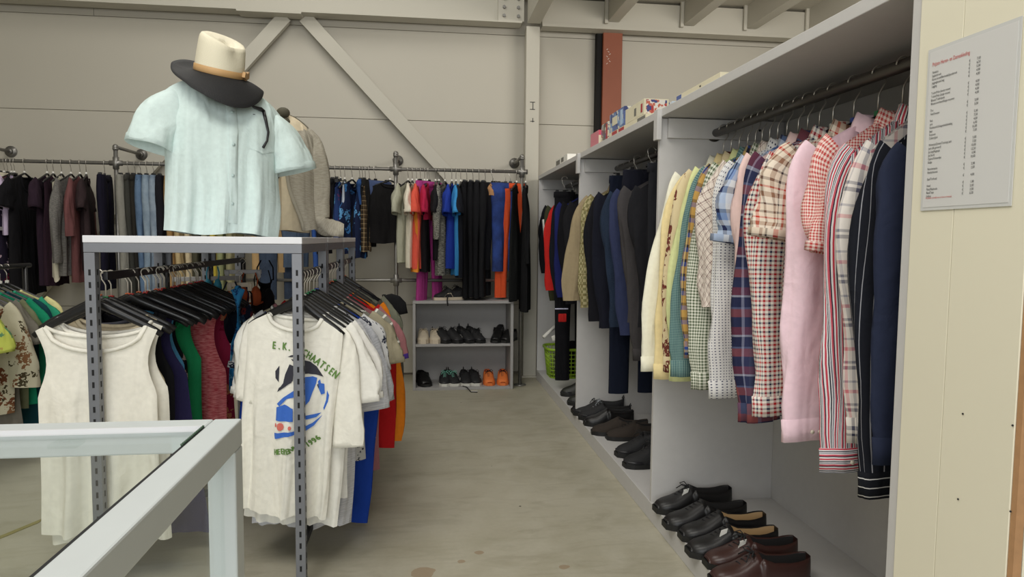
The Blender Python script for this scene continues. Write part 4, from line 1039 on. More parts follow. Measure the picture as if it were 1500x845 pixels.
tee(2.62, 'light grey T-shirt', 'heather light grey T-shirt with black hem label', cloth(('heather', (186, 187, 192), (206, 206, 210))), yaw=-.08, L=.86, hw=.19, hem=.185, end=(542, 600), end2=(376, 580), r0=.08)
tee(2.68, 'grey T-shirt', 'mid grey heather T-shirt with drooping sleeve', cloth(('heather', (164, 166, 172), (188, 189, 194))), yaw=0, L=.8, hw=.192, hem=.18, end=(550, 590), end2=(380, 575), r0=.08)
tee(2.78, 'black and white patterned tee', 'black and white patterned T-shirt shoulder before the blue sweater', cloth(('floral', 30, (200, 200, 200), [(40, 44, 60), (200, 200, 200)], .5)), yaw=0, L=.66, hw=.2)
tee(2.86, 'blue sweater', 'cobalt blue sweater with a long sleeve hanging low', S(30, 66, 160), yaw=0, sl='long', end=(527, 765), r1=.034, r0=.08, L=.7, hw=.2, name='sweater', cat='sweater', clip='blue')
tee(3.00, 'khaki V-neck tee', 'khaki grey V-neck T-shirt with wide sleeves', S(162, 154, 130), yaw=-.02, L=.68, hw=.22, nf=.12, r1=.09, clip='white')
tee(3.10, 'grey striped tee', 'grey T-shirt with white stripes behind the khaki one', cloth(('hstripe', .03, [(0, (142, 140, 128)), (.78, (232, 230, 220))])), yaw=0, L=.7, hw=.225, clip='orange')
tee(3.22, 'mauve tee', 'mauve pink T-shirt with a purple edged sleeve', S(166, 112, 116), yaw=0, L=.85, hw=.235, end=(577, 528), cuffmat=S(84, 58, 150), clip='red')
tee(3.34, 'red sweater', 'long bright red sweater hanging below the mauve T-shirt', S(190, 30, 34), yaw=0, sl='long', end=(560, 655), r1=.05, L=.74, hw=.21, name='sweater', cat='sweater', clip='orange')
tee(3.44, 'orange sweater', 'long orange sweater right of the red one', S(236, 136, 34), yaw=0, sl='long', end=(573, 645), r1=.05, L=.7, hw=.22, name='sweater', cat='sweater', clip='green')
tee(3.56, 'dark olive sweater', 'dark olive long sleeved top behind the orange sweater', S(78, 76, 66), yaw=0, sl='long', end=(578, 600), r1=.045, L=.6, hw=.21, clip='red', name='sweater', cat='sweater')
tee(3.68, 'sage grey tee', 'sage grey T-shirt shoulder near far end of rail', S(122, 124, 108), yaw=0, L=.6, hw=.22, clip='white')
tee(3.85, 'black T-shirt', 'black T-shirt, farthest on the right rail', S(28, 28, 30), yaw=0, L=.5, hw=.24, end=(580, 462), clip='orange', r1=.07)

# ------------------------------------------------------------------ tank tops on the left rail
XL = -1.03
def tank(Y, short, label, mat, L=.6, yaw=0., hw=.2, nf=.1, dx=0, strap=.16, ua=.24, slope=.46, clip='red', name='tank_top', cat='tank top', x=None, rpx=None, **kw):
    if rpx: hw = atY(rpx, 560, Y)[0]-XL-dx; strap = min(strap, hw*.93)
    return put_garment(name, (XL if x is None else x)+dx, Y, RZ, yaw, short, label, cat, mat, sleeve=None, L=L, hw=hw, clip=clip, slope=slope, amp=kw.pop('amp', .014), t1=.028, rod=.0125, nw=strap-.034, nf=nf, nb=kw.pop('nb', .04),
                       arm=(ua, strap, .03), half=.2, hookc=M_WIREW, hthick=2.2, side=1, **kw)
tank(2.43, 'front white tank top', 'white wide necked tank top at the very front of left rail', S(244, 240, 228), amp=.03, L=.78, hw=.185, hem=.19, nf=.085, strap=.19, dx=-.045, ua=.24, clip='red', slope=.5)
tank(2.47, 'second white tank top', 'slightly longer white tank top just behind the front one', S(240, 236, 224), L=.83, hw=.185, hem=.19, nf=.05, strap=.175, dx=-.03, yaw=.05, clip='green', slope=.5)
tank(2.51, 'cream tank top', 'cream tank top, third behind the two white ones', S(206, 192, 164), L=.7, rpx=242, nf=.06, strap=.15, dx=-.03, clip='red')
tank(2.56, 'dotted grey tunic', 'dark grey dotted tunic hem showing left of the white tanks', cloth(('dots', .016, (92, 92, 100), (190, 188, 186), .2)), L=.72, hw=.17, hem=.19, strap=.15, dx=-.09, clip='orange')
tank(2.62, 'black tank top', 'black tank top with a tiny white print', S(30, 30, 34), L=.62, strap=.15, rpx=253, clip='orange', dx=-.02)
tank(2.69, 'dark purple dress', 'dark purple navy dress hanging low behind the white tanks', S(48, 44, 84), L=.9, strap=.15, rpx=264, hem=.23, clip='orange', name='dress', cat='dress', dx=-.01)
tank(2.76, 'light blue tank top', 'light blue edged tank top strap left of the black flowered one', S(96, 172, 220), L=.5, strap=.15, rpx=268, clip='white')
tank(2.83, 'black flowered tank top', 'black tank top with small pale flowers', cloth(('floral', 26, (28, 28, 34), [(190, 170, 160), (28, 28, 34), (28, 28, 34)], .35)), L=.55, strap=.15, rpx=272, clip='orange')
tank(2.92, 'green tank top', 'bright green tank top on left rail', S(44, 164, 104), L=.66, strap=.17, rpx=294, clip='green', nf=.13)
tank(3.02, 'coral heather sports top', 'coral pink heather racerback top beside the green one', cloth(('heather', (204, 76, 86), (236, 146, 146))), L=.72, strap=.2, rpx=329, clip='red', nf=.08, ua=.3)
tank(3.14, 'blue patterned top', 'blue patterned narrow top inside the pink tops', cloth(('floral', 30, (50, 130, 180), [(30, 60, 110), (120, 190, 220)], .4)), L=.45, hw=.035, strap=.03, dx=.225, clip='blue', hide_hanger=True)
tank(3.22, 'magenta flowered top', 'magenta top with pale orange flowers, right end of tops', cloth(('floral', 16, (176, 48, 84), [(214, 146, 110), (176, 48, 84), (140, 32, 60)], .4)), L=.74, strap=.2, rpx=342, clip='blue')
tank(3.32, 'burgundy long top', 'burgundy long top hem showing below the coral one', S(84, 28, 44), L=.8, strap=.18, rpx=328, clip='blue')
hl = 'empty black plastic hanger packed on the left rail behind the tank tops'
hp = hanger(XL, 2.60, RZ, .0, .42, .205, hl, 'black', 'red', 'empty black hangers on the left rail', rod=.0125, wire=M_WIREW, side=1, thick=2.2)
ys = [2.655, 2.72, 2.79, 2.86, 2.89, 2.95, 2.985, 3.05, 3.08, 3.11, 3.175, 3.26, 3.29, 3.36]
for i, y in enumerate(ys):
    c = copy_tree(hp); c.location = (XL+random.Random(i).uniform(0, .03), y, RZ); c.rotation_euler = (0, 0, random.Random(i+50).uniform(-.1, .06))

# lingerie and swimwear on clip hangers, far part of the left rail
def cliphang(px, py, Y, label, mat, wide=.12, yaw=0.0):
    q = atY(px, py, Y)
    t = thing('clip_hanger', label, 'hanger', (q[0], Y, q[2]), (0, 0, yaw))
    MB().box(-wide, wide, -.003, .003, -.011, .011).build('flat_bar', mat, t, False, bevel=.002)
    MB().tube([(0, 0, .01), (0, 0, .04), (.014, 0, .055), (0, 0, .072), (-.014, 0, .06)], .002, 6).build('hook', M_WIREW, t)
    for sx in (-1, 1): MB().box(sx*wide*.85-.01, sx*wide*.85+.01, -.007, .007, -.03, .006).build('clip', mat, t, False, bevel=.002)
    return t
M_CH = plain('silver_grey_plastic', (170, 168, 166), .3)
M_CW = plain('ivory_plastic', (220, 206, 180), .4)
cliphang(305, 408, 3.55, 'long silver grey clip hanger slanting across the left rail', M_CH, .16, .5)
cliphang(356, 398, 3.7, 'second silver grey clip hanger right of the long one', M_CH, .09, .2)
cliphang(351, 417, 3.5, 'small ivory clip hanger above the orange bikini', M_CW, .055, .1)
def bra(px, py, Y, label, mat, w_=.075, cat='bikini top', name='bikini_top', yaw=.2, h=.07):
    q = atY(px, py, Y); t = thing(name, label, cat, (q[0], Y, q[2]-h), (0, 0, yaw))
    for sx in (-1, 1):
        rows = []
        for j in range(9):
            v = j/8; rr = math.sin(PI*.5*v)**.8
            rows.append([(sx*w_*.52+rr*w_*.5*math.cos(a), -.035*(1-v*v)*1.0, h*.9+(-1+1*0)*0+h*.75*(rr*math.sin(a))*(1.15 if math.sin(a) > 0 else .8)-h*.1) for a in [2*PI*k/14 for k in range(14)]])
        m = MB(); m.grid(rows, True, uvf=lambda j, i: (i*.01, j*.01)); m.build('cup', mat, t)
        MB().tube([(sx*w_*.6, -.01, h*1.5), (sx*w_*.7, .01, h*2.1), (sx*w_*.5, .02, h*2.6)], .0035, 6).build('strap', mat, t)
    MB().tube([(-w_*1.1, .02, h*.45), (-w_*.6, -.01, h*.3), (0, -.004, h*.4), (w_*.6, -.01, h*.3), (w_*1.1, .02, h*.45)], .006, 6).build('band', mat, t)
    return t
OR = S(198, 98, 60); BD = cloth(('floral', 24, (34, 44, 66), [(70, 110, 150), (150, 60, 60), (34, 44, 66)], .4))
bra(326, 455, 3.5, 'orange bikini top hanging left of the blue patterned one', OR, .05)
bra(366, 432, 3.65, 'orange bikini top hanging right of the blue patterned one', OR, .055)
bra(349, 462, 3.55, 'dark blue patterned bikini top between two orange ones', BD, .07, h=.1)
bra(385, 440, 3.8, 'black lace bra with long straps at the right end', S(26, 24, 28), .06, 'bra', 'bra', h=.1)
bra(312, 420, 3.45, 'turquoise bikini top at the left of the swimwear', S(74, 160, 190), .04, h=.06)
def blackbits(px, py, Y, L, label, w_, mat):
    q = atY(px, py, Y); b = Body(hw=w_, hem=w_*.6, L=L, slope=.2, nw=w_*.6, nf=.06, nb=.03, t1=.03, amp=.02, k=2, seed=px, arm=(.1, w_*.7), top=0)
    t = thing('swimsuit', label, 'swimsuit', (q[0], Y, q[2]-L)); b.mesh(14, 14).build('body', mat, t, dz=L)
    for sx in (-1, 1): MB().tube([(sx*w_*.65, 0, L-.02), (sx*w_*.6, .01, L+.05), (sx*w_*.3, .01, L+.09)], .004, 6).build('strap', mat, t)
blackbits(388, 405, 3.95, .2, 'black swimsuit hanging at the far right of left rail', .07, S(24, 22, 28))
blackbits(350, 445, 3.6, .16, 'dark brown swimsuit below the patterned bikini', .1, S(40, 28, 34))
blackbits(338, 440, 3.45, .2, 'navy swimsuit beside the orange bikini', .06, S(36, 44, 62))

# ------------------------------------------------------------------ rack at the far left
LX, LZ = -2.2, 1.03
t = thing('hanging_rail', 'dark clothes rail at the left edge behind the floral blouses', 'rail', (LX, 3.0, LZ))
MB().cyl((0, -.6, 0), (0, 1.2, 0), .013, 12).build('rail_bar', M_BLK, t)
for y in (-.5, 1.15):
    MB().cyl((0, y, -LZ), (0, y, 0), .013, 10).build('upright', M_BLK, t)
def lft(Y, short, label, mat, rx, ry, L=.62, **kw):
    # rx, ry: pixel of the right shoulder point
    kw.setdefault('sleeve', 'short'); kw.setdefault('name', 'blouse'); kw.setdefault('cat', 'blouse')
    nm = kw.pop('name'); ct = kw.pop('cat'); hw = .2; kw.setdefault('slope', .5)
    return put_garment(nm, LX, Y, LZ, 0, short, label, ct, mat, L=L, hw=hw, rod=.013, amp=.012, r1=kw.pop('r1', .07), **kw)
lft(3.45, 'yellow green blouse', 'yellow green patterned blouse, front garment at left edge', cloth(('floral', 14, (190, 198, 92), [(96, 140, 100), (176, 150, 80), (190, 198, 92)], .34)), -34, 458, L=.5, r1=.075)
lft(3.62, 'brown flowered blouse', 'cream blouse with large brown flowers behind yellow green one', cloth(('floral', 17, (186, 180, 156), [(104, 62, 40), (186, 180, 156), (66, 58, 40), (120, 84, 56)], .5)), 8, 452, L=.62, r1=.07, sleeve='three')
lft(3.68, 'grey long shirt', 'grey long shirt hem hanging below brown flowered blouse', S(112, 108, 98), 14, 455, L=.7, name='shirt', cat='shirt')
lft(3.74, 'olive tee', 'olive grey T-shirt shoulder behind the flowered blouse', S(108, 112, 84), 22, 446, name='t_shirt', cat='T-shirt')
lft(3.80, 'emerald green tee', 'emerald green T-shirt, left of two green shoulders', S(24, 132, 96), 32, 446, name='t_shirt', cat='T-shirt')
lft(3.86, 'dark teal dress', 'dark teal dress hanging below the green T-shirts', S(20, 62, 70), 36, 448, L=.85, name='dress', cat='dress')
lft(3.92, 'sea green tee', 'sea green T-shirt, right of two green shoulders', S(44, 146, 112), 46, 446, name='t_shirt', cat='T-shirt')
lft(3.98, 'pale yellow tee', 'pale yellow T-shirt at the back of the left edge rack', S(216, 208, 150), 54, 444, name='t_shirt', cat='T-shirt')
# grey cabinet edge far left
t = thing('storage_rack', 'grey metal storage rack edge behind the left clothes', 'rack', (-2.98, 5.1, 0))
for x in (-.5, -.02): MB().box(x, x+.03, 0, .03, 0, 1.26).build('upright', M_STEEL, t, False)
for z in (.3, .75, 1.23): MB().box(-.5, .01, .0, .3, z, z+.025).build('shelf_board', M_GREYD, t, False)
# ------------------------------------------------------------------ mint shirt on a torso form, with hat and sunglasses
class Torso(Body):
    def top_z(s, x, side):
        return Body.top_z(s, x, side)-1.5*max(0, abs(x)-s.hw*.55)**1.5
    def y(s, q, v, side):
        aq = min(1, abs(q)); T = s.t0+(s.t1-s.t0)*min(1, v/.25)**.5
        b = math.sqrt(max(0, 1-aq**2.3)); A = s.amp*sm(.1, 1, v)
        rip = A*(math.sin(PI*s.k*q+s.ph[0]+1.5*v)*.6+math.sin(PI*s.k*2.1*q+s.ph[2]+2*v)*.4)
        return side*(T*b+rip*(1-aq**4))
MINT = S(212, 229, 226)
mloc = Vector(((atY(325, 345, 2.68))[0], 2.70, 1.201)); MYAW = .42
ms = thing('mint_shirt', 'mint green short sleeved shirt displayed on a torso form', 'shirt', mloc, (0, .03, MYAW))
mb_ = Torso(hw=.215, hem=.20, L=.57, slope=.26, nw=.085, nf=.06, nb=.01, t0=.012, t1=.115, amp=.028, k=3.3, seed=4, tail=.0, top=0, waist=.012, asym=.10)
MD = .608
mb_.mesh(30, 26).build('body', MINT, ms, dz=MD-.03)
for sd in (-1, 1):
    zs = mb_.top_z(sd*.215, -1)
    P = [Vector((sd*.115, 0, zs-.035)), Vector((sd*.18, 0, zs-.035)), Vector((sd*.225, -.01, zs-.10)), Vector((sd*.245, -.02, zs-.19))]
    mm, Rr, pts = sleeve_mesh(P, .076, .08, .85, n=26, rows=14, amp=.06, seed=5+sd)
    so = mm.build('sleeve', MINT, ms, dz=MD-.03)
    n = len(Rr[-1]); cen = pts[-1]; tt = (pts[-1]-pts[-2]).normalized()
    rows = [[cen+(Vector(p)-cen)*gr+tt*u for p in Rr[-1]] for u, gr in ((-.024, 1.02), (.001, 1.02), (.001, .95), (-.04, .93))]
    cm = MB(); cm.grid(rows, True); cm.build('sleeve_hem', MINT, so, dz=MD-.03)
pm = MB(); rows = []
def mfront(x, z, off):  # point on the front of the shirt in torso coordinates
    v = .3
    for _ in range(12):
        q = max(-1, min(1, x/mb_.hwv(v))); a = mb_.pt(q, 0, -1)[2]; b = mb_.pt(q, 1, -1)[2]; v = max(0, min(1, (z-a)/(b-a)))
    return (x, mb_.y(q, v, -1)-off, z)
z0 = mb_.top_z(0, -1)-.004; z1 = -.53
for j in range(31):
    z = z0+(z1-z0)*j/30; cxp = .012
    rows.append([mfront(cxp+xx, z, oo) for xx, oo in ((-.018, -.001), (-.017, .0028), (0, .0032), (.016, .0028), (.017, .0))])
pm.grid(rows); pm.build('button_placket', MINT, ms, dz=MD-.03)
for zz in (-.13, -.25, -.36, -.46):
    p = Vector(mfront(.012, zz, .0035)); MB().tube([p, p+Vector((0, -.003, 0))], .006, 10).build('button', plain('mint_button', (186, 206, 204), .3), ms, dz=MD-.03)
pk = MB(); rows = []
for j in range(9):
    z = -.135-.12*j/8
    rows.append([mfront(.065+.1*i/8, z-(.016*(1-abs(i-4)/4) if j == 8 else 0), .002) for i in range(9)])
pk.grid(rows); pk.build('chest_pocket', MINT, ms, dz=MD-.03)
sgl = thing('sunglasses', 'black folded sunglasses hooked on the mint shirt pocket', 'sunglasses', mloc, (0, .03, MYAW))
a = [Vector(mfront(.085+.0, -.105, .012)), Vector(mfront(.11, -.108, .014)), Vector(mfront(.12, -.112, .012))]
MB().tube([a[0]+Vector((-.012, 0, .008)), a[0], a[1], a[2]], [.003, .005, .008, .006], 8).build('frame_front', M_BLK, sgl, dz=MD-.03)
c = [mfront(.12, -.11, .012), mfront(.127, -.15, .013), mfront(.135, -.19, .012), mfront(.131, -.222, .011), mfront(.115, -.25, .011)]
MB().tube(c, [.0065, .0055, .0045, .004, .005], 8, flat=.6).build('temple', M_BLK, sgl, dz=MD-.03)
for dx_ in (.088, .045):
    rim = [mfront(dx_+.02*math.cos(2*PI*k/14), -.15+.02*math.sin(2*PI*k/14), -.003) for k in range(15)]
    MB().tube(rim, .002, 6, False).build('lens_rim', M_BLK, sgl, dz=MD-.03)

HATC = atY(321, 109, 2.66)
hat = thing('straw_hat', 'cream straw hat with tan band and wide floppy black brim', 'hat', HATC, (.22, .20, 0))
rows = []; n = 40
prof = [(0, 1.0), (.02, 1.0), (.045, .99), (.075, .97), (.1, .95), (.115, .92), (.124, .86), (.127, .74), (.122, .55), (.114, .3), (.11, .05)]
for z, g_ in prof:
    row = []
    for k in range(n):
        a = 2*PI*k/n; rx, ry = .083*g_, .092*g_
        # pinched crown: teardrop dent toward the right front
        dn = 1-.26*sm(.03, .11, z if g_ > .8 else .11)*math.exp(-((math.atan2(math.sin(a+.45), math.cos(a+.45)))/.42)**2)
        zz = z+(.012*math.cos(a-2.6) if z > .04 else 0)*sm(.04, .1, z)-(.016*math.exp(-((math.atan2(math.sin(a+.45), math.cos(a+.45)))/.8)**2) if g_ < .9 else 0)
        row.append((rx*dn*math.cos(a), ry*dn*math.sin(a), zz))
    rows.append(row)
m = MB(); m.grid(rows, True, uvf=lambda j, i: (i*.014, prof[j][0]+(1-prof[j][1])*.1)); b0 = (len(rows)-1)*n; m.face([b0+k for k in range(n)])
m.build('crown', mat_straw('cream_straw', (246, 238, 212)), hat)
rows = [[(.083*g_*math.cos(2*PI*k/n), .092*g_*math.sin(2*PI*k/n), z) for k in range(n)] for z, g_ in ((0, 1.01), (.002, 1.035), (.022, 1.03), (.024, 1.0))]
m = MB(); m.grid(rows, True); hb = m.build('hat_band', plain('tan_ribbon', (198, 158, 108), .6), hat)
m = MB(); m.obox((.086, .03, .014), (.006, 0, 0), (0, .02, .004), (0, -.003, .012)); m.obox((.09, -.004, .016), (.006, 0, 0), (0, .016, -.004), (0, .003, .01))
m.build('ribbon_bow', MC['tan_ribbon'], hb, False, bevel=.002)
rows = []
for j, u in enumerate([0, .1, .25, .4, .55, .7, .85, 1, 1.0]):
    row = []
    for k in range(n*2):
        a = PI*k/n; rx = .083+.074*u; ry = .092+.072*u
        fr = max(0, -math.sin(a-.25))
        z = -.014*u-.045*u**1.4*fr+.03*u*u*max(0, math.cos(a-2.9))-.03*u*u*max(0, math.cos(a+.4))+.008*u*math.sin(3*a+.5)-(.003 if j == 8 else 0)
        row.append((rx*math.cos(a), ry*math.sin(a), z))
    rows.append(row)
m = MB(); m.grid(rows, True, uvf=lambda j, i: (i*.01, j*.012)); m.build('brim', mat_straw('black_straw', (30, 30, 32)), hat)

# cardigan form behind
CL = S(222, 208, 180); CG = cloth(('heather', (158, 152, 138), (178, 172, 158)))
cy = 3.30; ccx = atY(395, 345, cy)[0]
cf = thing('cream_blouse', 'cream button blouse on a torso form behind the mint shirt', 'blouse', (ccx, cy, 1.201), (0, 0, .38))
tb = Torso(hw=.2, hem=.185, L=.56, slope=.3, nw=.06, nf=.03, nb=.01, t0=.012, t1=.105, amp=.008, k=3, seed=9, top=0)
tb.mesh(24, 20).build('body', CL, cf, dz=.585)
pm = MB(); rows = []
for j in range(20):
    z = -.05-.5*j/19; v = max(0, min(1, (z+.02)/(-.56)))
    rows.append([(.02+xx, tb.y((.02+xx)/.19, v, -1)-oo, z) for xx, oo in ((-.015, 0), (-.014, .004), (.014, .004), (.015, 0))])
pm.grid(rows); pm.build('button_placket', CL, cf, dz=.585)
for zz in (-.2, -.32, -.45):
    v = (zz+.02)/-.56; MB().tube([(.02, tb.y(.1, v, -1)-.005, zz), (.02, tb.y(.1, v, -1)-.009, zz)], .007, 10).build('button', M_INK, cf, dz=.585)
cg = thing('grey_cardigan', 'warm grey cardigan draped over the cream blouse, sleeve lying on table', 'cardigan', (ccx, cy, 1.201), (0, 0, .38))
co_ = Torso(hw=.215, hem=.215, L=.56, slope=.3, nw=.06, nf=.0, nb=.0, t0=.018, t1=.125, amp=.01, k=4, seed=19, top=.01)
m = MB(); vs = [j/20 for j in range(21)]
for (a0, a1) in ((-1, -.5), (.42, 1)):
    qs = [a0+(a1-a0)*i/10 for i in range(11)]
    def ps(q, v, a0=a0): 
        sh_ = (.10*(1-v)**1.5)*(-1 if a0 > 0 else 1)*(1-abs(q))*1.6+(.06*sm(.6, 1, v)*(1-abs(q)) if a0 > 0 else 0)
        p = co_.pt(q, v, -1); return (p[0]+sh_, p[1], p[2])
    m.grid([[ps(q, v) for q in qs] for v in vs], uvf=lambda j, i, qs=qs: (qs[i]*.21, -vs[j]*.56))
    e = qs[-1] if a0 < 0 else qs[0]
qs = [1-2*i/20 for i in range(21)]
m.grid([[co_.pt(q, v, 1) for q in qs] for v in vs], uvf=lambda j, i: (qs[i]*.21+.4, -vs[j]*.56))
m.build('body', CG, cg, dz=.585)
m = MB()
for e, a0 in ((.42, 1), (-.5, -1)):
    pts = []
    for v in vs:
        sh_ = (.10*(1-v)**1.5)*(-1 if a0 > 0 else 1)*(1-abs(e))*1.6+(.06*sm(.6, 1, v)*(1-abs(e)) if a0 > 0 else 0)
        p = co_.pt(e, v, -1); pts.append((p[0]+sh_, p[1], p[2]))
    m.tube(pts, .008, 8)
m.build('front_edge', CG, cg, dz=.585)
zs = co_.top_z(.215, -1)
for sd in (1, -1):
    P = [Vector((sd*.15, 0, zs-.05)), Vector((sd*.215, 0, zs-.06)), Vector((sd*.20, -.01, zs-.30)), Vector((sd*.215, -.02, -.50))]
    mm, Rr, pts = sleeve_mesh(P, .085, .06, .7, n=18, rows=18, amp=.07, seed=31+sd)
    so = mm.build('sleeve', CG, cg, dz=.585)
    if sd > 0:
        P = [Vector((.208, -.02, -.44)), Vector((.215, -.02, -.53)), Vector((.25, -.03, -.55)), Vector((.33, -.05, -.552))]
        mm, Rr, pts = sleeve_mesh(P, .06, .03, .9, n=18, rows=14, amp=.14, seed=77); mm.build('sleeve_end', CG, so, dz=.585)
# dark neck cap and knob of the form
nk = thing('torso_form', 'dark neck knob of the torso form above the cardigan', 'mannequin', (ccx, cy, 1.201), (0, 0, .38))
m = MB(); m.ball((.0, .0, .555), .04, .04, .035); m.build('neck', plain('dark_olive_cloth', (84, 80, 66), .8), nk)
for px, py, r in ((415, 165, .03), (418, 178, .022)):
    q = Vector(atY(px, py, cy-.02))-Vector((ccx, cy, 1.201)); q.rotate(Matrix.Rotation(-.38, 3, 'Z'))
    m = MB(); m.ball(tuple(q), r, r, r*.8); m.build('knob', MC['dark_olive_cloth'], nk)

# ------------------------------------------------------------------ shoes
M_SNK_ = plain('black_mesh_fabric', (30, 30, 32), .75, 0, .2, .3, 90); SBK_ = plain('black_gloss_overlay', (38, 38, 42), .35)
def shoe(x, y, z, yaw, L, label, mat, sole_mat, lin_mat, cat='shoe', group=None, w=.05, laces=True, high=0.0, soleh=.022, lace_mat=None, tagc=False, chunky=False, loafer=False, stripe=None, name=None, bow=True):
    t = thing(name or 'shoe', label, cat, (x, y, z), (0, 0, yaw), group)
    tw = [(0, .42), (.03, .66), (.1, .86), (.2, .97), (.32, 1.0), (.5, .86), (.65, .76), (.8, .78), (.92, .7), (.98, .52), (1, .36)]
    def interp(tab, u):
        for (a, va), (b, vb) in zip(tab, tab[1:]):
            if u <= b: return va+(vb-va)*(u-a)/(b-a)
        return tab[-1][1]
    z0 = soleh*.8; hs = 1.15 if chunky else 1.0
    th = [(0, .028), (.04, .042), (.12, .052), (.25, .062), (.36, .082), (.46, .100), (.5, .106)]
    thc = [(.46, .098+high*.6), (.6, .078+high), (.8, .074+high), (1, .088+high*1.1)]
    us = [0, .02, .05, .1, .16, .23, .3, .37, .43, .47, .475, .53, .6, .68, .76, .84, .91, .96, .99, 1.0]
    rows = []
    for u in us:
        ww = w*interp(tw, u)
        if u < .472:
            h = interp(th, u)*hs
            half = [(ww*math.cos(a)**.7 if a < PI/2 else 0, z0+(h-z0)*math.sin(a)**.85) for a in [PI/2*i/6 for i in range(7)]]
        else:
            h = interp(thc, u)
            half = [(ww, z0), (ww*1.04, z0+(h-z0)*.35), (ww*.96, z0+(h-z0)*.75), (ww*.80, h), (ww*.70, h-.004), (ww*.66, z0+.02), (0, z0+.012)]
        row = [(u*L, -a, b) for a, b in half]+[(u*L, a, b) for a, b in half[:-1][::-1]]
        rows.append(row)
    m = MB(); m.grid(rows, mif=lambda j, i: 1 if (us[j] >= .47 and 4 <= i <= 7) else 0)
    m.face([12-k for k in range(13)][::-1]); b = (len(rows)-1)*13; m.face([b+k for k in (0, 1, 2, 3, 9, 10, 11, 12)])
    m.build('upper', [mat, lin_mat], t)
    so = []; n = len(us)
    out = [(u*L, -w*1.07*interp(tw, u)) for u in us]+[(u*L, w*1.07*interp(tw, u)) for u in us[::-1]]
    out[0] = (-.005, out[0][1]); out[-1] = (-.005, out[-1][1])
    sm_ = MB(); k = len(out)
    rows = [[(px, py, zz) for px, py in out] for zz in (0, soleh*.5, soleh)]
    sm_.grid(rows, True); sm_.face(list(range(k))[::-1]); sm_.face([2*k+i for i in range(k)])
    so_ = sm_.build('sole', sole_mat, t, False)
    if laces:
        lm = MB(); r = .0022
        for i, u in enumerate((.27, .32, .37, .42)):
            h = interp(th, u)*hs+.002; ww = w*.42
            lm.tube([(u*L, -ww, h-.012), (u*L+.004, -ww*.4, h-.001), (u*L, ww*.4, h), (u*L-.004, ww, h-.012)], r, 5)
        if bow:
            h = interp(th, .43)*hs+.004
            for sd in (-1, 1):
                lm.tube([(.43*L, 0, h), (.40*L, sd*.02, h+.014), (.36*L, sd*.034, h+.004), (.39*L, sd*.022, h-.004), (.43*L, 0, h)], r, 5)
                lm.tube([(.43*L, 0, h), (.37*L, sd*.012, h+.006), (.31*L, sd*.03, h-.016)], r, 5)
        lm.build('laces', lace_mat or M_BLKM, t)
    if chunky or mat is M_SNK_:
        rb = MB()
        for sd in (-1, 1):
            for u in (.36, .46, .56, .7, .84):
                ww = w*interp(tw, u)*1.03; hh = min(interp(th, u) if u < .47 else interp(thc, u), .07)
                rb.tube([((u-.06)*L, sd*ww*1.0, z0+.004), (u*L, sd*ww*1.02, z0+(hh-z0)*.5), ((u+.04)*L, sd*ww*.92, hh*.95)], .003, 5)
        rb.tube([(.22*L, -w*.98, z0+.012), (.1*L, -w*.84, z0+.014), (.02*L, -w*.5, z0+.012), (0, 0, z0+.012), (.02*L, w*.5, z0+.012), (.1*L, w*.84, z0+.014), (.22*L, w*.98, z0+.012)], .005, 6)
        rb.build('overlay', SBK_, t)
        hl_ = MB(); hl_.tube([(.97*L, 0, interp(thc, .97)), (1.0*L, 0, interp(thc, 1)+.018), (1.01*L, 0, interp(thc, 1))], .004, 6); hl_.build('heel_loop', SBK_, t)
    if tagc:
        MB().obox((.36*L, -w*.45, interp(th, .36)+.0), (.012, 0, .003), (0, .001, 0), (.004, 0, .015)).build('price_tag', M_WHITE, t, False)
    if stripe:
        for sd in (-1, 1):
            MB().tube([(.3*L, sd*w*.98, z0+.004), (.38*L, sd*w*.93, .05), (.52*L, sd*w*.9, .055), (.6*L, sd*w*.83, z0+.008)], .004, 6, flat=.5).build('side_stripe', stripe, t)
    return t
LB = plain('black_leather', (19, 18, 19), .4, 0, .1, .1, 60); LBR = plain('brown_leather', (60, 36, 32), .34, 0, .15, .1, 60)
SBK = plain('black_rubber_sole', (20, 20, 20), .6); LT = plain('tan_lining', (168, 138, 96), .7); LDK = plain('dark_lining', (26, 24, 24), .9)
G5 = 'leather shoes in the nearest cabinet bay'
def nshoe(px, py, label, mat, lin, yaw=-.02, L=.33, **kw):
    q = atZ(px, py, .081); return shoe(q[0], q[1], .081, yaw, L, label, mat, SBK, lin, group=G5, w=.054, **kw)
nshoe(960, 749, 'black leather laced shoe, farthest of the nearest cabinet row', LB, LDK, yaw=.05, tagc=True)
nshoe(974, 772, 'black leather shoe, second in the row, low and unlaced looking', LB, LDK, yaw=.02, bow=False)
nshoe(997, 789, 'black leather shoe with tan lining, farther of its pair', LB, LT, yaw=0, bow=False)
nshoe(1008, 812, 'black leather shoe with tan lining and white tag, nearer one', LB, LT, yaw=0, tagc=True, bow=False)
nshoe(1034, 829, 'dark brown leather shoe with white tag, farther of its pair', LBR, LDK, yaw=.0, tagc=True, L=.325)
nshoe(1042, 855, 'dark brown leather laced shoe, nearest one to the camera', LBR, LDK, yaw=-.02, L=.33)
M_SNK = plain('black_mesh_fabric', (30, 30, 32), .75, 0, .2, .3, 90); M_BRS = plain('dark_brown_suede', (50, 42, 36), .9, 0, .15)
M_GL = plain('grey_lace', (150, 154, 158), .7)
G6 = 'dark shoes in the middle cabinet bay'
def mshoe(px, py, label, mat, yaw=0, L=.31, z=.081, **kw):
    q = atZ(px, py, z); kw.setdefault('laces', True); return shoe(q[0], q[1], z, yaw, L, label, mat, SBK, LDK, group=G6, w=.052, **kw)
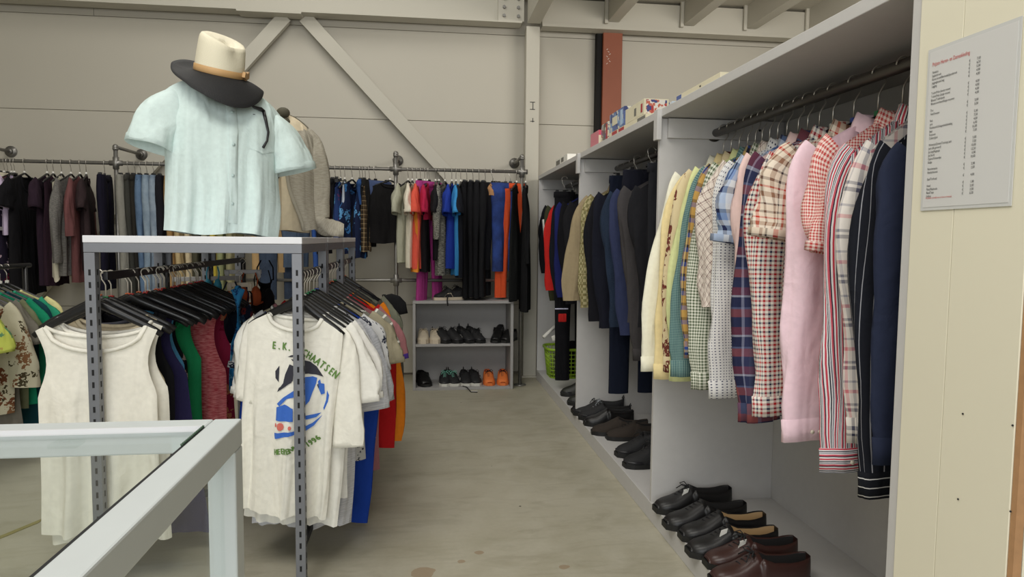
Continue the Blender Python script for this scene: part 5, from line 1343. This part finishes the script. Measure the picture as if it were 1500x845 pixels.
mshoe(840, 607, 'black mesh sneaker with looped laces, farthest in the middle bay', M_SNK, yaw=-.12, L=.32, high=.02)
mshoe(848, 613, 'black sneaker with grey laces behind the brown shoes', M_SNK, yaw=-.2, L=.32, lace_mat=M_GL, chunky=True)
mshoe(856, 622, 'flat black slip-on shoe lying before the sneakers', LB, yaw=-.05, laces=False, L=.30)
mshoe(867, 635, 'dark brown suede shoe, farther of the brown pair', M_BRS, yaw=-.15, laces=False, L=.32)
mshoe(889, 643, 'dark brown suede shoe, nearer of the brown pair', M_BRS, yaw=0, L=.34, bow=False)
mshoe(903, 668, 'black hiking shoe, farther one beside the nearer side panel', M_SNK, yaw=.1, L=.34, chunky=True, high=.03)
mshoe(915, 684, 'black hiking shoe, nearer one against the side panel', M_SNK, yaw=.1, L=.34, chunky=True, high=.03)
q = atZ(823, 580, .081)
M_OLB = plain('dark_olive_rubber', (44, 46, 40), .5)
def boot(x, y, yaw, label):
    t = shoe(x, y, .081, yaw, .30, label, M_OLB, SBK, LDK, cat='boot', laces=False, w=.052, high=.02, chunky=True, name='boot', group='rubber boots in the farthest bay')
    rows = [[(.215+.06*g_*math.cos(2*PI*k/16)-.0, .045*g_*math.sin(2*PI*k/16), z) for k in range(16)] for z, g_ in ((.06, 1.1), (.12, 1.05), (.2, 1.05), (.3, 1.15), (.3, 1.08), (.2, .95))]
    m = MB(); m.grid(rows, True); m.build('shaft', M_OLB, t); return t
boot(q[0], q[1]+.02, -.05, 'dark olive rubber boot, farther one in the farthest bay')
q = atZ(832, 592, .081); boot(q[0], q[1], -.1, 'dark rubber boot, nearer one beside the divider panel')
q = atZ(838, 604, .081); shoe(q[0], q[1], .081, 0, .28, 'small black shoe half hidden behind the farther divider', LB, SBK, LDK, laces=False)
# shoes on the low shelf
def sshoe(px, zz, label, mat, sole, cat='shoe', L=.26, y=5.45, yaw=PI/2, z=None, name=None, **kw):
    x = atY(px, 500, y)[0]
    return shoe(x, y, zz, yaw, L, label, mat, sole, kw.pop('lin', LDK), cat=cat, w=kw.pop('w', .047), **kw)
CRM = plain('cream_canvas', (198, 186, 164), .8); CRS = plain('cream_rubber', (206, 192, 170), .6); WHS = plain('white_rubber', (214, 212, 204), .5)
ORG = plain('orange_mesh', (226, 120, 56), .7, 0, .12); RDL = plain('red_lining', (190, 60, 54), .8); GRL = plain('mint_lace', (130, 200, 180), .7)
GS = 'shoes on the low grey shelf'
sshoe(620, .3675, 'cream canvas sneaker, left one on the upper shelf board', CRM, CRS, lace_mat=CRS, soleh=.034, group=GS)
sshoe(638, .3675, 'cream canvas sneaker, right one beside black sneakers', CRM, CRS, lace_mat=CRS, soleh=.034, group=GS)
sshoe(657, .3675, 'chunky black sneaker right beside the cream pair', M_SNK, SBK, chunky=True, yaw=PI/2+.5, group=GS)
sshoe(675, .3675, 'chunky black sneaker, right one of the chunky pair', M_SNK, SBK, chunky=True, yaw=PI/2+.6, group=GS)
sshoe(691, .3675, 'black trainer with pale stripe, left one of upper board pair', M_SNK, SBK, stripe=WHS, yaw=PI/2+.35, high=.02, group=GS)
sshoe(707, .3675, 'black trainer with pale stripe, right one of upper board pair', M_SNK, SBK, stripe=WHS, yaw=PI/2+.4, high=.02, group=GS)
sshoe(725, .3675, 'low black pump with ankle tab, left at upper right end', LB, SBK, laces=False, yaw=PI/2-.3, high=.03, group=GS)
sshoe(738, .3675, 'low black pump, last on the upper shelf board', LB, SBK, laces=False, yaw=PI/2-.5, group=GS, L=.24)
sshoe(625, .0225, 'flat black shoe alone at the left of the bottom board', LB, SBK, laces=False, yaw=PI/2+.2, group=GS, w=.055, L=.27)
sshoe(651, .0225, 'black trainer with mint laces, left one of its pair', M_SNK, WHS, lace_mat=GRL, yaw=PI/2-.1, group=GS)
sshoe(668, .0225, 'black trainer with mint laces, right one of its pair', M_SNK, WHS, lace_mat=GRL, yaw=PI/2+.2, group=GS, stripe=WHS)
sshoe(684, .0225, 'black trainer with white sole, left one beside orange pair', M_SNK, WHS, yaw=PI/2+.05, group=GS, stripe=WHS)
sshoe(699, .0225, 'black trainer with white sole, right one beside orange pair', M_SNK, WHS, yaw=PI/2+.1, group=GS, stripe=WHS)
sshoe(718, .0225, 'bright orange running shoe with black laces, left one', ORG, ORG, lin=RDL, yaw=PI/2, group=GS)
sshoe(737, .0225, 'bright orange running shoe with black laces, right one', ORG, ORG, lin=RDL, yaw=PI/2-.1, group=GS)
sshoe(636, .7115, 'black football shoe with cream stripe on top of shelf, left one', M_SNK, CRS, yaw=.25, stripe=CRS, group=GS, y=5.5, L=.24)
sshoe(652, .7115, 'black football shoe with cream stripe on top of shelf, right one', M_SNK, CRS, yaw=.45, stripe=CRS, group=GS, y=5.6, L=.25)
ln = MB().tube([atY(656, 433, 5.43), atY(655, 440, 5.412), atY(656, 448, 5.41)], .006, 6)
tag(ln.build('shoelace', M_BLKM, None), 'black shoelace dangling over the top edge of the shoe shelf', 'shoelace')
a = atZ(678, 566, .03); b2 = atZ(690, 574, .004)
tag(MB().tube([(a[0], 5.44, .026), (a[0]+.03, 5.405, .026), (b2[0], b2[1], .004), (b2[0]+.05, b2[1]-.01, .004)], .004, 6).build('shoelace', M_BLKM, None), 'black lace trailing from the bottom board onto floor', 'shoelace')
q = atZ(694, 573, .001)
tag(MB().box(q[0]-.03, q[0]+.03, q[1]-.012, q[1]+.012, .001, .002).build('paper_tag', M_WHITE, None, False), 'small white paper tag lying on the floor before the shelf', 'tag')

# ------------------------------------------------------------------ green basket in the far bay
GRN = plain('green_plastic', (148, 184, 44), .4, 0, .05)
bk_ = thing('laundry_basket', 'lime green slatted plastic laundry basket in the farthest cabinet bay', 'basket', (1.21, 5.52, .081))
hx0, hy0, hx1, hy1, H_ = .19, .13, .215, .155, .245
def bcorner(u, ang):  # rounded rectangle path
    e = 5.0; cx_ = math.copysign(abs(math.cos(ang))**(2/e), math.cos(ang)); sy_ = math.copysign(abs(math.sin(ang))**(2/e), math.sin(ang))
    return ((hx0+(hx1-hx0)*u)*cx_, (hy0+(hy1-hy0)*u)*sy_, H_*u)
NB_ = 48
def angs(n): # evenly spaced along the outline
    pts = [(2*PI*i/720, bcorner(0.5, 2*PI*i/720)) for i in range(721)]; L = [0]
    for i in range(1, 721): L.append(L[-1]+math.dist(pts[i][1], pts[i-1][1]))
    out = []; k = 0
    for i in range(n):
        d = L[-1]*i/n
        while L[k+1] < d: k += 1
        out.append(pts[k][0])
    return out
AN = angs(NB_)
for i, an in enumerate(AN):
    MB().tube([bcorner(0.03, an), bcorner(.5, an), bcorner(.98, an)], .0038, 5, flat=1.0).build('vertical_slat', GRN, bk_)
for u in (.02, .14, .27, .4, .53, .66, .8):
    MB().tube([bcorner(u, a) for a in angs(72)]+[bcorner(u, 0)], .0042, 5, False).build('hoop', GRN, bk_)
MB().tube([(p[0]*1.03, p[1]*1.04, p[2]) for p in [bcorner(.97, a) for a in angs(72)]+[bcorner(.97, 0)]], .011, 8, False, flat=.8).build('rim', GRN, bk_)
MB().box(-.17, .17, -.11, .11, .002, .008).build('basket_floor', GRN, bk_, False)
def heap(x, y, z, rx, ry, rz, label, mat, seed, cat='clothes', name='clothes_heap'):
    rnd = random.Random(seed); m = MB(); ph = [rnd.uniform(0, 6) for _ in range(4)]
    rows = []
    for j in range(13):
        th_ = PI*j/12; row = []
        for i in range(20):
            a = 2*PI*i/20; g_ = 1+.13*math.sin(3*a+ph[0]+2*th_)+.1*math.sin(5*a-ph[1]+3*th_)
            row.append((rx*g_*math.sin(th_)*math.cos(a), ry*g_*math.sin(th_)*math.sin(a), rz+rz*math.cos(th_)*(1+.1*math.sin(4*a+ph[2]))))
        rows.append(row)
    m.grid(rows, True, uvf=lambda j, i: (i*.02, j*.02)); o = m.build(name, mat, None); o.location = (x, y, z); tag(o, label, cat); return o
heap(1.22, 5.53, .10, .14, .10, .13, 'heap of black clothes filling the green basket', S(26, 26, 30), 3)
heap(1.12, 5.44, .29, .05, .045, .035, 'crumpled royal blue cloth on top of the basket heap', S(36, 52, 130), 4, 'cloth', 'crumpled_cloth')
a = Vector(atY(796, 494, 5.44)); b2 = Vector(atY(813, 478, 5.5))
tag(MB().tube([a, b2], .014, 10).build('paper_roll', M_WHITE, None), 'white rolled tube sticking out of the green basket', 'roll')
q = atY(812, 495, 5.42)
tag(MB().obox(q, (.02, 0, .008), (0, .01, 0), (-.006, 0, .022)).build('white_cloth_piece', M_WHITE, None, True, bevel=.008), 'small white cloth piece peeking over the basket rim', 'cloth')
q = atY(823, 465, 4.92)
tag(MB().obox((q[0], 4.90, q[2]), (.03, 0, 0), (0, .008, 0), (.0, 0, .03)).build('red_cloth', S(190, 40, 38), None, True, bevel=.006), 'small red cloth hem hanging below the royal blue jacket', 'cloth')
q = atY(822, 452, 4.92)
tag(MB().obox((q[0], 4.905, q[2]), (.05, 0, 0), (0, .006, 0), (.0, 0, .005)).build('white_hem', S(196, 196, 220), None, True, bevel=.004), 'white hem band hanging just above the red cloth', 'cloth')

# ------------------------------------------------------------------ boxes on top of the cabinets
ZT2 = ZT+.001
def bx(name, x0, x1, y0, y1, z0, z1, mat, label, cat='box', parts=()):
    t = thing(name, label, cat, ((x0+x1)/2, (y0+y1)/2, z0)); hx, hy = (x1-x0)/2, (y1-y0)/2
    MB().box(-hx, hx, -hy, hy, 0, z1-z0).build('carton', mat, t, False, bevel=.001)
    for (nm, fx, u0, u1, v0, v1, mt) in parts:   # printed rectangles: face 'a' aisle side, 'f' camera side
        h = z1-z0
        if fx == 'a': MB().box(-hx-.0012, -hx-.0002, -hy+2*hy*u0, -hy+2*hy*u1, h*v0, h*v1).build(nm, mt, t, False)
        else: MB().box(-hx+2*hx*u0, -hx+2*hx*u1, -hy-.0012, -hy-.0002, h*v0, h*v1).build(nm, mt, t, False)
    return t
PR1 = printed('printed_cream_card', (226, 220, 196), [(170, 60, 60), (110, 90, 80), (90, 104, 150)], 60); PR2 = printed('printed_blue_card', (92, 110, 162), [(220, 216, 200), (130, 160, 200), (60, 70, 120)], 45)
PR3 = printed('printed_red_card', (232, 226, 218), [(180, 60, 62), (70, 76, 130), (200, 110, 90)], 80); PR4 = printed('printed_pale_card', (206, 220, 234), [(90, 120, 170), (240, 240, 240), (150, 180, 210)], 55)
PK = plain('pink_card', (214, 132, 142), .6); PKD = plain('pink_card_dark', (206, 84, 106), .6); CRC = plain('cream_card', (226, 218, 190), .6)
BLC = plain('blue_card', (86, 104, 160), .6); LBC = plain('pale_blue_card', (176, 200, 224), .5); RDC = plain('red_print_card', (176, 62, 66), .6); GYC = plain('grey_print', (120, 118, 110), .7)
bx('carton_box', .985, 1.2, 4.72, 5.14, ZT2, ZT2+.055, M_WHITE, 'white carton box with dark labels on the farthest cabinet', parts=[('label', 'a', .62, .95, .2, .8, GYC), ('label', 'a', .3, .5, .3, .85, GYC)])
bx('carton_box', .985, 1.15, 3.86, 4.05, ZT2, ZT2+.085, PK, 'pink carton box in front of the rust red column', parts=[('top_print', 'f', 0, 1, .68, 1, PKD), ('front_print', 'f', 0, 1, 0, .66, CRC)])
bx('game_box', .985, 1.18, 3.66, 3.80, ZT2+.0, ZT2+.10, PR1, 'cream and brown printed box standing right of the pink box', parts=[('print', 'a', .1, .3, .1, .9, RDC), ('print', 'a', .5, .7, .1, .95, GYC), ('print', 'f', .1, .9, .1, .4, RDC)])
bx('game_box', .985, 1.22, 3.02, 3.64, ZT2, ZT2+.03, CRC, 'long flat cream box under the blue and white boxes', parts=[('print', 'a', .02, .2, .2, .8, GYC), ('print', 'a', .55, .7, .15, .85, RDC), ('print', 'a', .75, .9, .3, .9, RDC)])
bx('game_box', .985, 1.18, 3.36, 3.63, ZT2+.0305, ZT2+.125, PR2, 'blue printed box lying on the long cream box', parts=[('print', 'a', .1, .25, .1, .9, LBC), ('print', 'a', .45, .8, .3, .75, CRC), ('print', 'f', .1, .6, .2, .8, LBC)])
bx('game_box', .985, 1.10, 3.05, 3.34, ZT2+.0305, ZT2+.10, CRC, 'cream box with red printed end on the long box', parts=[('print', 'a', .08, .16, .2, .75, RDC), ('print', 'a', .4, .5, .2, .7, GYC), ('print', 'f', .08, .92, .06, .94, PR3)])
bx('game_box', 1.12, 1.34, 3.06, 3.34, ZT2+.0305, ZT2+.095, PR4, 'pale blue box beside the cream box with red end', parts=[('print', 'f', .62, .95, .1, .9, M_WHITE)])
bx('box_lid', .975, 1.12, 2.22, 2.62, ZT2, ZT2+.022, CRC, 'flat cream box with blue label on the nearest cabinet', parts=[('label', 'a', .87, .99, .1, .9, BLC), ('mark', 'a', .4, .43, .4, .6, M_INK)])
